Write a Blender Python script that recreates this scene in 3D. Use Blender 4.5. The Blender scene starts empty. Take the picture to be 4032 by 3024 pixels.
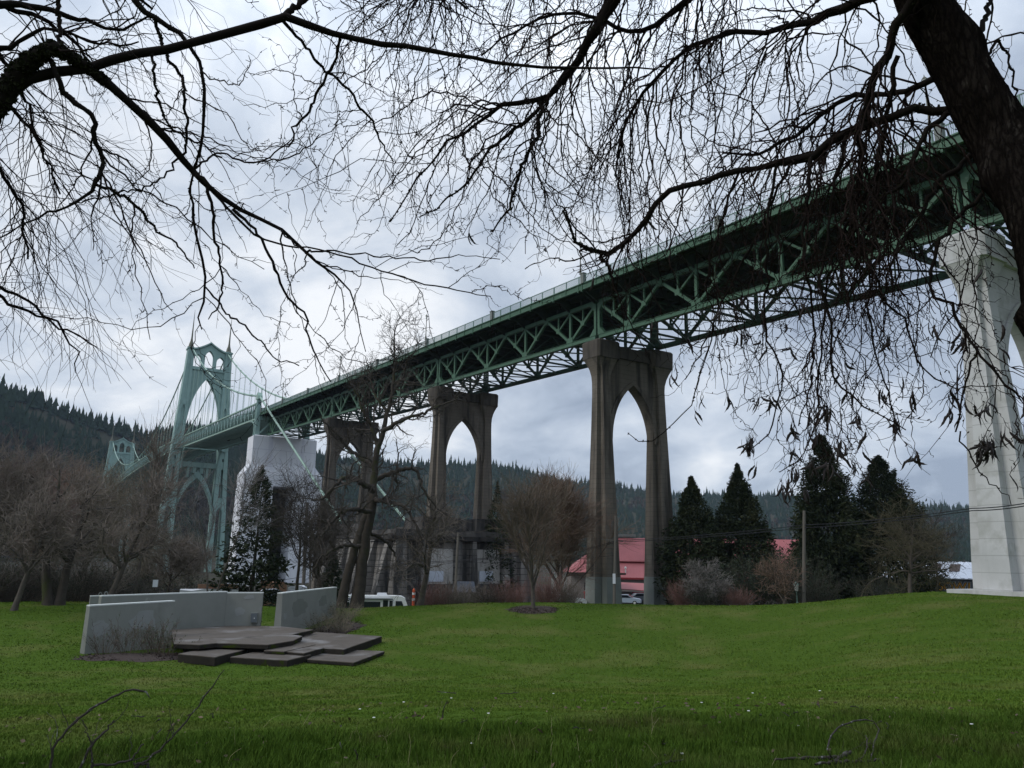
import bpy, math, random
import numpy as np
from math import sin, cos, tan, pi, radians, degrees, hypot, atan2, sqrt, exp
from mathutils import Vector, Matrix

SC = bpy.context.scene
COL = SC.collection

# ------------------------------------------------------------------ camera, sky, sun, exposure
CZ = 1.7
F, CX, CY = 3030.0, 2016.0, 1512.0           # focal length and centre in photograph pixels (4032 x 3024)
PITCH, ROLL = radians(12.8), radians(0.9)
FW = np.array([0, cos(PITCH), sin(PITCH)])
_u0 = np.array([0, -sin(PITCH), cos(PITCH)])
_r0 = np.array([1.0, 0, 0])
RT = _r0 * cos(ROLL) + _u0 * sin(ROLL)
UP = _u0 * cos(ROLL) - _r0 * sin(ROLL)
camd = bpy.data.cameras.new('camera')
cam = bpy.data.objects.new('camera', camd)
COL.objects.link(cam)
camd.sensor_width = 36.0
camd.lens = 36.0 * F / 4032.0
camd.clip_start, camd.clip_end = 0.05, 9000
M = Matrix(((RT[0], UP[0], -FW[0], 0), (RT[1], UP[1], -FW[1], 0), (RT[2], UP[2], -FW[2], CZ), (0, 0, 0, 1)))
cam.matrix_world = M
SC.camera = cam

SUN_EL, SUN_AZ = radians(38), radians(-112)    # azimuth measured from +Y towards +X: soft light from the left, a little behind
world = bpy.data.worlds.new('World')
SC.world = world
world.use_nodes = True
def build_world():
    nt = world.node_tree
    N, L = nt.nodes, nt.links
    N.clear()
    out = N.new('ShaderNodeOutputWorld'); bg = N.new('ShaderNodeBackground')
    sky = N.new('ShaderNodeTexSky'); sky.sky_type = 'NISHITA'; sky.sun_disc = False
    sky.sun_elevation = SUN_EL; sky.sun_rotation = SUN_AZ
    sky.air_density = 1.0; sky.dust_density = 2.0
    sc = N.new('ShaderNodeVectorMath'); sc.operation = 'SCALE'; sc.inputs['Scale'].default_value = 0.10
    L.new(sky.outputs[0], sc.inputs[0])
    tc = N.new('ShaderNodeTexCoord')
    sep = N.new('ShaderNodeSeparateXYZ'); L.new(tc.outputs['Generated'], sep.inputs[0])
    # direction -> point on a cloud layer
    mx = N.new('ShaderNodeMath'); mx.operation = 'MAXIMUM'; mx.inputs[1].default_value = 0.0; L.new(sep.outputs['Z'], mx.inputs[0])
    ad = N.new('ShaderNodeMath'); ad.operation = 'ADD'; ad.inputs[1].default_value = 0.42; L.new(mx.outputs[0], ad.inputs[0])
    dx = N.new('ShaderNodeMath'); dx.operation = 'DIVIDE'; L.new(sep.outputs['X'], dx.inputs[0]); L.new(ad.outputs[0], dx.inputs[1])
    dy = N.new('ShaderNodeMath'); dy.operation = 'DIVIDE'; L.new(sep.outputs['Y'], dy.inputs[0]); L.new(ad.outputs[0], dy.inputs[1])
    cmb = N.new('ShaderNodeCombineXYZ'); L.new(dx.outputs[0], cmb.inputs[0]); L.new(dy.outputs[0], cmb.inputs[1])
    def noise(scale, detail, rough, dist, off):
        mp = N.new('ShaderNodeMapping'); mp.inputs['Location'].default_value = off; L.new(cmb.outputs[0], mp.inputs[0])
        n = N.new('ShaderNodeTexNoise'); n.inputs['Scale'].default_value = scale; n.inputs['Detail'].default_value = detail
        n.inputs['Roughness'].default_value = rough; n.inputs['Distortion'].default_value = dist
        L.new(mp.outputs[0], n.inputs['Vector']); return n
    n1 = noise(1.9, 8, 0.54, 0.5, (5.3, 2.2, 0.4))
    n2 = noise(5.0, 7, 0.56, 0.5, (7.3, 4.1, 2.0))
    mixn = N.new('ShaderNodeMix'); mixn.data_type = 'FLOAT'; mixn.inputs[0].default_value = 0.34
    L.new(n1.outputs[0], mixn.inputs[2]); L.new(n2.outputs[0], mixn.inputs[3])
    # the cloud is thinner, so brighter, round one direction ahead
    nrm = N.new('ShaderNodeVectorMath'); nrm.operation = 'DOT_PRODUCT'
    hb, he = radians(-14), radians(27)
    nrm.inputs[1].default_value = (sin(hb) * cos(he), cos(hb) * cos(he), sin(he))
    L.new(tc.outputs['Generated'], nrm.inputs[0])
    mr = N.new('ShaderNodeMapRange'); mr.inputs[1].default_value = 0.80; mr.inputs[2].default_value = 1.0
    mr.inputs[3].default_value = 0.0; mr.inputs[4].default_value = 0.13; L.new(nrm.outputs['Value'], mr.inputs[0])
    sm = N.new('ShaderNodeMath'); sm.operation = 'ADD'; L.new(mixn.outputs[0], sm.inputs[0]); L.new(mr.outputs[0], sm.inputs[1])
    rp = N.new('ShaderNodeValToRGB'); L.new(sm.outputs[0], rp.inputs[0])
    e = rp.color_ramp.elements
    e[0].position = 0.415; e[0].color = (0.30, 0.36, 0.465, 1)
    e[1].position = 0.71; e[1].color = (0.92, 0.945, 0.98, 1)
    k = e.new(0.50); k.color = (0.43, 0.50, 0.61, 1)
    k = e.new(0.59); k.color = (0.61, 0.675, 0.77, 1)
    mix = N.new('ShaderNodeMix'); mix.data_type = 'RGBA'; mix.inputs[0].default_value = 0.94
    L.new(sc.outputs[0], mix.inputs[6]); L.new(rp.outputs[0], mix.inputs[7])
    # an overcast sky is brightest overhead
    zr = N.new('ShaderNodeMapRange'); zr.interpolation_type = 'SMOOTHSTEP'
    for i_, v_ in ((1, .40), (2, 1.0), (3, 1.0), (4, 2.3)): zr.inputs[i_].default_value = v_
    L.new(sep.outputs['Z'], zr.inputs[0]); L.new(zr.outputs[0], bg.inputs[1])
    L.new(mix.outputs[2], bg.inputs[0])
    L.new(bg.outputs[0], out.inputs[0])
build_world()
sund = bpy.data.lights.new('sun', 'SUN'); sund.energy = 1.15; sund.angle = radians(20); sund.color = (1.0, 0.96, 0.90)
sun = bpy.data.objects.new('sun', sund); COL.objects.link(sun)
sun.rotation_euler = (pi / 2 - SUN_EL, 0, -SUN_AZ + pi)
_sd = Vector((sin(SUN_AZ) * cos(SUN_EL), cos(SUN_AZ) * cos(SUN_EL), sin(SUN_EL)))
sun.rotation_euler = _sd.to_track_quat('Z', 'Y').to_euler()
SC.view_settings.view_transform = 'Standard'; SC.view_settings.look = 'None'
SC.view_settings.exposure = 0.16; SC.view_settings.gamma = 1.0
SC.render.engine = 'CYCLES'
SC.cycles.max_bounces = 5; SC.cycles.diffuse_bounces = 2; SC.cycles.volume_bounces = 0
SC.cycles.transparent_max_bounces = 8
SC.cycles.use_denoising = True

# ------------------------------------------------------------------ pixel and bridge frames
def ray(x, y):
    v = (x - CX) * RT + F * FW - (y - CY) * UP
    return v / np.linalg.norm(v)
def ray_v(x, y):
    return ray(x / 0.5486, y / 0.5486)
_vp = ray(100, 1995)
G = _vp[2] / hypot(_vp[0], _vp[1])            # grade of the bridge
U = np.array([_vp[0], _vp[1], 0.0]); U /= np.linalg.norm(U)
NN = np.array([U[1], -U[0], 0.0])
ZV = np.array([0, 0, 1.0])
def B(s, a, z):                               # bridge frame: along, across, height
    return U * s + NN * a + ZV * z
def ZC(s):                                    # height of the bottom chord of the approach trusses
    return 26.85 + G * s
def at_r(x, y, r):                            # photo pixel at a horizontal distance
    v = ray(x, y); v = v / hypot(v[0], v[1]) * r
    return np.array([v[0], v[1], v[2] + CZ])
def at_z(x, y, z):
    v = ray(x, y); v = v * ((z - CZ) / v[2])
    return np.array([v[0], v[1], z])
def at_a(x, y, a):
    v = ray(x, y); v = v * (a / (v @ NN))
    return v + np.array([0, 0, CZ])
def sa(P):
    return P @ U, P @ NN, P[2]

# ------------------------------------------------------------------ object helpers
def tag(o, label=None, cat=None, group=None, kind=None):
    if label: o['label'] = label
    if cat: o['category'] = cat
    if group: o['group'] = group
    if kind: o['kind'] = kind
    return o
def thing(name, label, cat, loc=(0, 0, 0), group=None):
    o = bpy.data.objects.new(name, None); COL.objects.link(o)
    o.empty_display_size = 0.3
    o.location = loc
    return tag(o, label, cat, group, 'thing')
class MB:
    def __init__(s):
        s.v = []; s.f4 = []; s.f3 = []; s.fn = []; s.n = 0
    def add(s, V, F):
        V = np.asarray(V, float).reshape(-1, 3)
        s.v.append(V); o = s.n; s.n += len(V)
        if isinstance(F, np.ndarray):
            (s.f4 if F.shape[1] == 4 else s.f3).append(F + o)
        else:
            for f in F: s.fn.append([i + o for i in f])
        return s
    def box(s, c, d, ax=None):
        c = np.asarray(c, float); d = np.asarray(d, float) / 2
        ax = np.eye(3) if ax is None else np.asarray(ax, float)
        sg = np.array([(x, y, z) for z in (-1, 1) for y in (-1, 1) for x in (-1, 1)], float)
        s.add(c + (sg * d) @ ax, np.array([(0, 2, 3, 1), (4, 5, 7, 6), (0, 1, 5, 4), (2, 6, 7, 3), (0, 4, 6, 2), (1, 3, 7, 5)]))
        return s
    def bar(s, p, q, w, h, up=(0, 0, 1)):
        p = np.asarray(p, float); q = np.asarray(q, float); d = q - p; L = np.linalg.norm(d); d = d / L
        x = np.cross(d, up); x /= np.linalg.norm(x); z = np.cross(x, d)
        return s.box((p + q) / 2, (L, w, h), np.array([d, x, z]))
    def prism(s, poly, ext):
        P = np.asarray(poly, float); n = len(P); E = np.asarray(ext, float)
        V = np.vstack([P, P + E])
        s.add(V, [list(range(n - 1, -1, -1)), list(range(n, 2 * n))] + [[i, (i + 1) % n, n + (i + 1) % n, n + i] for i in range(n)])
        return s
    def loft(s, rings, cap=True):
        R = [np.asarray(r, float) for r in rings]; n = len(R[0]); V = np.vstack(R)
        F = []
        for k in range(len(R) - 1):
            for i in range(n):
                j = (i + 1) % n
                F.append([k * n + i, k * n + j, (k + 1) * n + j, (k + 1) * n + i])
        if cap: F += [list(range(n - 1, -1, -1)), list(range((len(R) - 1) * n, len(R) * n))]
        s.add(V, F); return s
    def tubes(s, P, R, sides=4):
        P = np.asarray(P, float); R = np.asarray(R, float)
        if P.ndim == 2: P = P[None]; R = R[None]
        m, n, _ = P.shape
        if m == 0: return s
        T = np.gradient(P, axis=1); T /= np.linalg.norm(T, axis=2, keepdims=True) + 1e-9
        mean = T.mean(1); ref = np.eye(3)[np.argmin(np.abs(mean), axis=1)][:, None, :]
        X = np.cross(T, ref); X /= np.linalg.norm(X, axis=2, keepdims=True) + 1e-9
        Y = np.cross(T, X)
        a = np.arange(sides) * 2 * pi / sides
        V = P[:, :, None, :] + R[:, :, None, None] * (np.cos(a)[None, None, :, None] * X[:, :, None, :] + np.sin(a)[None, None, :, None] * Y[:, :, None, :])
        base = (np.arange(m) * n * sides)[:, None, None] + (np.arange(n - 1) * sides)[None, :, None]
        i = np.arange(sides)[None, None, :]; j = (i + 1) % sides
        Fq = np.stack([base + i, base + j, base + sides + j, base + sides + i], -1).reshape(-1, 4)
        s.add(V.reshape(-1, 3), Fq); return s
    def build(s, name, mat, parent=None, smooth=False, kind=None):
        me = bpy.data.meshes.new(name)
        V = np.vstack(s.v)
        loc = np.array(parent_loc(parent)) if parent else np.zeros(3)
        V = V - loc
        f4 = np.vstack(s.f4) if s.f4 else np.zeros((0, 4), int)
        f3 = np.vstack(s.f3) if s.f3 else np.zeros((0, 3), int)
        ln = np.concatenate([np.full(len(f4), 4), np.full(len(f3), 3), np.array([len(f) for f in s.fn], int)]).astype(np.int32)
        li = np.concatenate([f4.ravel(), f3.ravel(), np.array([i for f in s.fn for i in f], int)]).astype(np.int32)
        me.vertices.add(len(V)); me.vertices.foreach_set('co', V.astype(np.float32).ravel())
        me.loops.add(len(li)); me.loops.foreach_set('vertex_index', li)
        me.polygons.add(len(ln)); st = np.concatenate([[0], np.cumsum(ln)[:-1]]).astype(np.int32)
        me.polygons.foreach_set('loop_start', st); me.polygons.foreach_set('loop_total', ln)
        me.polygons.foreach_set('use_smooth', np.full(len(ln), bool(smooth)))
        me.update(calc_edges=True); me.validate()
        me.materials.append(mat)
        o = bpy.data.objects.new(name, me); COL.objects.link(o)
        if parent: o.parent = parent
        if kind: o['kind'] = kind
        return o
def parent_loc(p):
    v = Vector((0, 0, 0))
    while p is not None:
        v = v + p.location; p = p.parent
    return v
def link_copy(o, parent=None, loc=None):
    c = o.copy(); COL.objects.link(c)
    if parent is not None: c.parent = parent
    if loc is not None: c.location = loc
    return c

# ------------------------------------------------------------------ materials
def mat(name, c1, c2=None, scale=3.0, rough=0.8, bump=0.0, bscale=20.0, c3=None, s3=0.5, stretch=(1, 1, 1), metal=0.0, streak=None, lines=None, spec=0.3, detail=6, t3=(0.5, 0.68), cracks=None):
    m = bpy.data.materials.new(name); m.use_nodes = True
    nt = m.node_tree; N, L = nt.nodes, nt.links
    b = N['Principled BSDF']; b.inputs['Roughness'].default_value = rough; b.inputs['Metallic'].default_value = metal
    b.inputs['Specular IOR Level'].default_value = spec
    tc = N.new('ShaderNodeTexCoord'); geo = N.new('ShaderNodeNewGeometry')
    mp = N.new('ShaderNodeMapping'); mp.inputs['Scale'].default_value = stretch; L.new(geo.outputs['Position'], mp.inputs[0])
    def noise(sc, det=detail, vec=None, ro=0.6):
        n = N.new('ShaderNodeTexNoise'); n.inputs['Scale'].default_value = sc; n.inputs['Detail'].default_value = det
        n.inputs['Roughness'].default_value = ro
        L.new(vec or mp.outputs[0], n.inputs['Vector']); return n
    def mixc(fac, a, bcol):
        x = N.new('ShaderNodeMix'); x.data_type = 'RGBA'; L.new(fac, x.inputs[0])
        if isinstance(a, tuple): x.inputs[6].default_value = (*a, 1)
        else: L.new(a, x.inputs[6])
        x.inputs[7].default_value = (*bcol, 1); return x.outputs[2]
    def ramp(v, lo, hi):
        r = N.new('ShaderNodeMapRange'); r.inputs[1].default_value = lo; r.inputs[2].default_value = hi; L.new(v, r.inputs[0]); return r.outputs[0]
    cur = c1
    if c2: cur = mixc(ramp(noise(scale).outputs[0], 0.32, 0.68), cur, c2)
    if c3: cur = mixc(ramp(noise(s3).outputs[0], *t3), cur, c3)
    if streak:                                   # rain streaks: noise drawn out along the vertical
        col, sx, sz, lo, hi = streak
        mq = N.new('ShaderNodeMapping'); mq.inputs['Scale'].default_value = (sx, sx, sz); L.new(geo.outputs['Position'], mq.inputs[0])
        cur = mixc(ramp(noise(1.0, 5, mq.outputs[0]).outputs[0], lo, hi), cur, col)
    if lines:                                    # formwork or course joints along the height
        col, per, wid, amt = lines
        sp = N.new('ShaderNodeSeparateXYZ'); L.new(geo.outputs['Position'], sp.inputs[0])
        md = N.new('ShaderNodeMath'); md.operation = 'FRACT'; dv = N.new('ShaderNodeMath'); dv.operation = 'DIVIDE'
        dv.inputs[1].default_value = per; L.new(sp.outputs['Z'], dv.inputs[0]); L.new(dv.outputs[0], md.inputs[0])
        lt = N.new('ShaderNodeMath'); lt.operation = 'LESS_THAN'; lt.inputs[1].default_value = wid / per; L.new(md.outputs[0], lt.inputs[0])
        ml = N.new('ShaderNodeMath'); ml.operation = 'MULTIPLY'; ml.inputs[1].default_value = amt; L.new(lt.outputs[0], ml.inputs[0])
        cur = mixc(ml.outputs[0], cur, col)
    if cracks:                                   # furrows between bark plates
        col, csc = cracks
        vo = N.new('ShaderNodeTexVoronoi'); vo.feature = 'DISTANCE_TO_EDGE'; vo.inputs['Scale'].default_value = csc
        wn = noise(csc * .5); vm = N.new('ShaderNodeVectorMath'); vm.operation = 'MULTIPLY_ADD'; vm.inputs[1].default_value = (.12, .12, .12); L.new(wn.outputs[1], vm.inputs[0]); L.new(mp.outputs[0], vm.inputs[2]); L.new(vm.outputs[0], vo.inputs['Vector'])
        iv = N.new('ShaderNodeMapRange'); iv.inputs[1].default_value = .0; iv.inputs[2].default_value = .32; iv.inputs[3].default_value = 1.0; iv.inputs[4].default_value = 0.0
        L.new(vo.outputs['Distance'], iv.inputs[0]); cur = mixc(iv.outputs[0], cur, col)
    if isinstance(cur, tuple): b.inputs['Base Color'].default_value = (*cur, 1)
    else: L.new(cur, b.inputs['Base Color'])
    if bump:
        bn = N.new('ShaderNodeBump'); bn.inputs['Strength'].default_value = bump; bn.inputs['Distance'].default_value = 0.05
        L.new(noise(bscale, 8).outputs[0], bn.inputs['Height']); L.new(bn.outputs[0], b.inputs['Normal'])
    m.diffuse_color = (*(c1), 1)
    return m
MT = {}
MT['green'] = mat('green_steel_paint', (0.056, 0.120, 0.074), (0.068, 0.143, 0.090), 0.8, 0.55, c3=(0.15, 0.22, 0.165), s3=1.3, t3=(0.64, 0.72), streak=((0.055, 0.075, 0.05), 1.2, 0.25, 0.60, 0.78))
MT['dgreen'] = mat('dark_green_steel', (0.045, 0.085, 0.06), (0.06, 0.11, 0.08), 1.0, 0.7, c3=(0.05, 0.045, 0.035), s3=0.8)  # darker green with brown blotches, for far and inner members
MT['under'] = mat('underside_painted_shade', (0.035, 0.045, 0.04), (0.05, 0.06, 0.052), 0.7, 0.9)  # shade under the deck put into a dark base colour
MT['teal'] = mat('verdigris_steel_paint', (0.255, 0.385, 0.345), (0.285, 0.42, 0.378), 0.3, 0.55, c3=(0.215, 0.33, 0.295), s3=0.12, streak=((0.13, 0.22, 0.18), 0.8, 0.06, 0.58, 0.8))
MT['teal2'] = mat('dark_verdigris_paint', (0.15, 0.24, 0.21), (0.18, 0.275, 0.245), 0.4, 0.6)  # darker verdigris for the web members
MT['pale_teal'] = mat('pale_verdigris_paint', (0.27, 0.39, 0.32), (0.30, 0.425, 0.352), 0.8, 0.5)
MT['copper'] = mat('weathered_copper', (0.10, 0.085, 0.06), (0.13, 0.14, 0.10), 1.0, 0.6)
MT['rail'] = mat('railing_paint', (0.16, 0.25, 0.22), (0.20, 0.29, 0.25), 1.5, 0.6)
MT['pier'] = mat('weathered_pier_concrete', (0.125, 0.108, 0.086), (0.160, 0.139, 0.112), 0.5, 0.92, 0.25, 6, c3=(0.20, 0.18, 0.15), s3=0.22, t3=(0.60, 0.72),
                 streak=((0.038, 0.033, 0.027), 0.8, 0.06, 0.48, 0.66), lines=((0.06, 0.052, 0.042), 0.62, 0.06, 0.45))
MT['pierdark'] = mat('blackened_cap_concrete', (0.07, 0.06, 0.05), (0.10, 0.088, 0.072), 0.6, 0.92, 0.25, 6, streak=((0.04, 0.035, 0.028), 1.0, 0.12, 0.48, 0.66))
MT['patch'] = mat('grey_painted_patch', (0.17, 0.185, 0.168), (0.20, 0.215, 0.198), 0.7, 0.85)
MT['white'] = mat('new_white_concrete', (0.46, 0.46, 0.445), (0.54, 0.54, 0.53), 0.35, 0.85, 0.15, 4, c3=(0.385, 0.385, 0.36), s3=0.55, t3=(0.52, 0.66), lines=((0.30, 0.30, 0.285), 1.22, 0.06, 0.65), streak=((0.36, 0.36, 0.335), 0.7, 0.09, 0.54, 0.74))
MT['wrap'] = mat('white_plastic_sheet', (0.74, 0.75, 0.77), (0.80, 0.81, 0.83), 0.25, 0.5, 0.5, 0.7, lines=((0.56, 0.57, 0.62), 11.2, 0.25, 0.6), streak=((0.60, 0.61, 0.67), 0.5, 0.03, 0.5, 0.75))
MT['stone'] = mat('blackened_anchor_stone', (0.27, 0.25, 0.225), (0.15, 0.14, 0.125), 0.35, 0.92, 0.3, 4, c3=(0.38, 0.37, 0.34), s3=0.55, t3=(0.60, 0.66), streak=((0.04, 0.038, 0.035), 0.35, 0.05, 0.46, 0.60), lines=((0.05, 0.046, 0.042), 1.05, 0.12, 0.9))
MT['stonedark'] = mat('sooty_cornice_stone', (0.05, 0.046, 0.042), (0.085, 0.078, 0.07), 0.6, 0.92, streak=((0.02, 0.019, 0.018), 0.5, 0.1, 0.45, 0.65))
MT['stonepale'] = mat('pale_panel_concrete', (0.44, 0.42, 0.385), (0.36, 0.345, 0.31), 0.5, 0.92, streak=((0.06, 0.056, 0.05), 0.55, 0.10, 0.54, 0.66))
MT['stage'] = mat('grey_rendered_wall', (0.185, 0.192, 0.172), (0.21, 0.216, 0.196), 0.9, 0.9, 0.12, 30, c3=(0.17, 0.176, 0.156), s3=0.5, t3=(0.5, 0.7), streak=((0.15, 0.155, 0.14), 1.6, 0.25, 0.60, 0.80))
MT['stagetop'] = mat('pale_paint_and_lit_tops', (0.56, 0.58, 0.55), (0.62, 0.64, 0.60), 2.0, 0.85)  # pale paint for fittings; on wall tops it paints the light from above
MT['slab'] = mat('wet_slab_painted_sheen', (0.082, 0.068, 0.055), (0.118, 0.100, 0.083), 0.8, 0.72, 0.1, 25, c3=(0.19, 0.178, 0.168), s3=0.36, t3=(0.53, 0.66), spec=0.15, streak=((0.05, 0.042, 0.034), .8, .8, .56, .70))  # pale patches paint the sheen of light on wet concrete
MT['slabside'] = mat('dark_mossy_slab_edge', (0.022, 0.02, 0.017), (0.034, 0.030, 0.025), 2.0, 0.9, c3=(0.03, 0.042, 0.007), s3=0.9, t3=(0.56, 0.62), spec=0.03)  # edges much darker than the tops, with patches of green moss
MT['cab'] = mat('grey_cabinet_paint', (.10, .115, .125), None, rough=.5)
MT['mulch'] = mat('bark_mulch', (0.035, 0.026, 0.022), (0.07, 0.05, 0.042), 14, 0.95, 0.8, 30)
MT['bark'] = mat('dark_furrowed_bark', (0.024, 0.020, 0.017), (0.010, 0.008, 0.007), 9, 0.95, 1.0, 26, c3=(0.075, 0.067, 0.058), s3=11, t3=(0.60, 0.72), stretch=(1, 1, 0.22), spec=0.0, cracks=((0.006, 0.005, 0.0045), 24.0))
MT['twig'] = mat('dark_twig_bark', (0.022, 0.014, 0.012), (0.012, 0.009, 0.008), 5, 0.9, spec=0.05)
MT['twig2'] = mat('dark_branch_bark', (0.016, 0.013, 0.011), (0.010, 0.008, 0.007), 5, 0.9, spec=0.05)
MT['moss'] = mat('dark_moss', (0.014, 0.016, 0.007), (0.026, 0.026, 0.010), 20, 1.0)
MT['pod'] = mat('dry_seed_pod', (0.014, 0.010, 0.008), (0.022, 0.015, 0.012), 9, 0.6)
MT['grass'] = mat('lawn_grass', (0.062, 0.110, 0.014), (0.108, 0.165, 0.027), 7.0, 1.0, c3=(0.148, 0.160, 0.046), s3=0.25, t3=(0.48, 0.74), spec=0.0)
MT['soil'] = mat('lawn_ground', (0.042, 0.076, 0.012), (0.074, 0.118, 0.020), 5.0, 1.0, 1.0, 9, c3=(0.112, 0.122, 0.038), s3=0.25, t3=(0.48, 0.74), spec=0.0)
MT['longgrass'] = mat('long_grass_painted_shade', (0.042, 0.082, 0.012), (0.068, 0.114, 0.018), 6.0, 1.0, c3=(0.105, 0.112, 0.036), s3=0.6, spec=0.0)  # tree shade painted in: a darker green for the foreground band
MT['conif'] = mat('dark_cypress_foliage', (0.020, 0.028, 0.014), (0.032, 0.044, 0.022), 1.3, 0.9, c3=(0.048, 0.052, 0.024), s3=0.5, spec=0.1)
MT['forest'] = mat('distant_conifers', (0.020, 0.036, 0.024), (0.032, 0.050, 0.032), 0.03, 1.0, c3=(0.070, 0.062, 0.045), s3=0.006, t3=(0.60, 0.72), spec=0.0)
MT['broad'] = mat('distant_bare_wood', (0.075, 0.062, 0.050), (0.095, 0.075, 0.058), 0.03, 1.0, spec=0.0)
MT['street'] = mat('street_and_yard_ground', (0.075, 0.070, 0.062), (0.055, 0.050, 0.045), 0.15, 1.0, c3=(0.05, 0.06, 0.03), s3=0.05, spec=0.0)
MT['hill'] = mat('forest_floor', (0.045, 0.050, 0.034), (0.06, 0.055, 0.04), 0.01, 1.0, spec=0.0)

# ------------------------------------------------------------------ ground
CTRL = {  # bearing: (distance, height) down the bowl of lawn, over its rim and to the street below
    -48: [(0, 0), (8, 0), (20, -1.4), (32, -2.6), (45, -3.0), (58, -2.8), (72, -2.0), (84, -3.0), (100, -5.6), (130, -6.3)],
    -30: [(0, 0), (8.3, 0), (20, -1.6), (32, -3.1), (42, -3.5), (56, -3.3), (70, -1.95), (80, -2.6), (98, -5.6), (130, -6.3)],
    -20: [(0, 0), (8.3, 0), (20, -1.7), (32, -3.2), (40, -3.55), (56, -3.4), (69, -2.2), (79, -3.0), (96, -6.2), (130, -6.5)],
    -12: [(0, 0), (8.4, 0), (20, -1.7), (32, -3.2), (40, -3.55), (54, -3.4), (67, -2.5), (76, -3.3), (94, -6.4), (130, -6.5)],
    0: [(0, 0), (8.6, 0), (20, -1.6), (32, -3.3), (42, -3.8), (54, -3.1), (65, -1.72), (74, -2.2), (90, -4.6), (130, -6.5)],
    12: [(0, 0), (9.2, 0), (20, -1.45), (32, -3.1), (42, -3.55), (54, -3.0), (64, -1.85), (74, -2.2), (92, -3.6), (130, -5.8)],
    20: [(0, 0), (10.2, 0), (20, -1.2), (32, -2.6), (42, -3.0), (54, -2.4), (64, -1.45), (76, -2.0), (94, -3.6), (130, -5.5)],
    27: [(0, 0), (11.0, 0), (20, -0.95), (32, -1.7), (42, -1.6), (54, -0.7), (63, -0.22), (74, -0.25), (90, -2.0), (130, -5.0)],
    35: [(0, 0), (11.5, 0), (20, -0.8), (32, -1.3), (42, -1.2), (54, -0.5), (64, -0.3), (78, -0.4), (95, -2.2), (130, -5.0)],
    48: [(0, 0), (12, 0), (20, -0.6), (32, -1.0), (42, -0.9), (54, -0.5), (64, -0.3), (78, -0.4), (95, -2.0), (130, -4.5)],
}
GB = np.arange(-180, 180.01, 1.0)
GR = np.concatenate([np.linspace(0.0, 80, 161), np.linspace(81, 140, 60), np.array([150, 170, 200, 250, 320, 420, 600, 900, 1500, 2500, 4500, 8000.])])
def _grid():
    keys = sorted(CTRL); prof = []
    for k in keys:
        r, z = zip(*CTRL[k]); prof.append(np.interp(GR, r, z))
    prof = np.array(prof)
    Z = np.stack([np.interp(np.clip(GB, keys[0], keys[-1]), keys, prof[:, i]) for i in range(len(GR))], 1)
    ker = np.exp(-0.5 * (np.arange(-9, 10) / 3.6) ** 2); ker /= ker.sum()
    Zs = Z.copy()
    pad = np.pad(Z[:, :221], ((0, 0), (9, 9)), 'edge')
    for i in range(len(GB)): Zs[i, :221] = np.convolve(pad[i], ker, 'valid')
    Z = Zs
    pad = np.pad(Z, ((6, 6), (0, 0)), 'edge'); k2 = np.exp(-0.5 * (np.arange(-6, 7) / 2.5) ** 2); k2 /= k2.sum()
    for j in range(len(GR)): Z[:, j] = np.convolve(pad[:, j], k2, 'valid')
    behind = np.clip((np.abs(GB) - 75) / 40, 0, 1)[:, None]
    Z = Z * (1 - behind)
    Z[:, 221:] = np.minimum(Z[:, 221:], Z[:, 220:221])
    x = np.sin(np.radians(GB))[:, None] * GR; y = np.cos(np.radians(GB))[:, None] * GR
    Z = Z + np.where(GR < 130, 1, 0) * (0.03 * np.sin(x * 0.9 + 1.3 * np.sin(y * .31)) * np.sin(y * 0.7 + 0.5) + 0.02 * np.sin(x * 2.1 + y * 1.7))
    return Z
GZ = _grid()
def zt(x, y):
    x = np.asarray(x, float); y = np.asarray(y, float)
    r = np.hypot(x, y); b = np.degrees(np.arctan2(x, y))
    bi = np.clip((b + 180), 0, 359.999); i0 = bi.astype(int); fb = bi - i0
    rj = np.clip(np.searchsorted(GR, r, 'right') - 1, 0, len(GR) - 2); fr = np.clip((r - GR[rj]) / (GR[rj + 1] - GR[rj]), 0, 1)
    z = (GZ[i0, rj] * (1 - fb) * (1 - fr) + GZ[i0 + 1, rj] * fb * (1 - fr) + GZ[i0, rj + 1] * (1 - fb) * fr + GZ[i0 + 1, rj + 1] * fb * fr)
    return z
def ground_pt(p, lift=0.0):
    return np.array([p[0], p[1], float(zt(p[0], p[1])) + lift])
def build_ground():
    mb = MB()
    x = np.sin(np.radians(GB))[:, None] * GR; y = np.cos(np.radians(GB))[:, None] * GR
    nb, nr = x.shape
    V = np.stack([x, y, GZ], -1).reshape(-1, 3)
    i, j = np.meshgrid(np.arange(nb - 1), np.arange(nr - 1), indexing='ij')
    a = i * nr + j
    Fq = np.stack([a, a + nr, a + nr + 1, a + 1], -1)
    k = int(np.searchsorted(GR, 100))
    for nm, part, m, lb in (('lawn', Fq[:, :k], 'soil', 'green park lawn sloping down into a shallow bowl and up to a rim'), ('street_ground', Fq[:, k:], 'street', 'low ground of streets and yards between the lawn and the river')):
        mb = MB(); mb.add(V, np.ascontiguousarray(part.reshape(-1, 4)))
        tag(mb.build(nm, MT[m], smooth=True), lb, 'ground', kind='structure')
build_ground()

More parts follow.
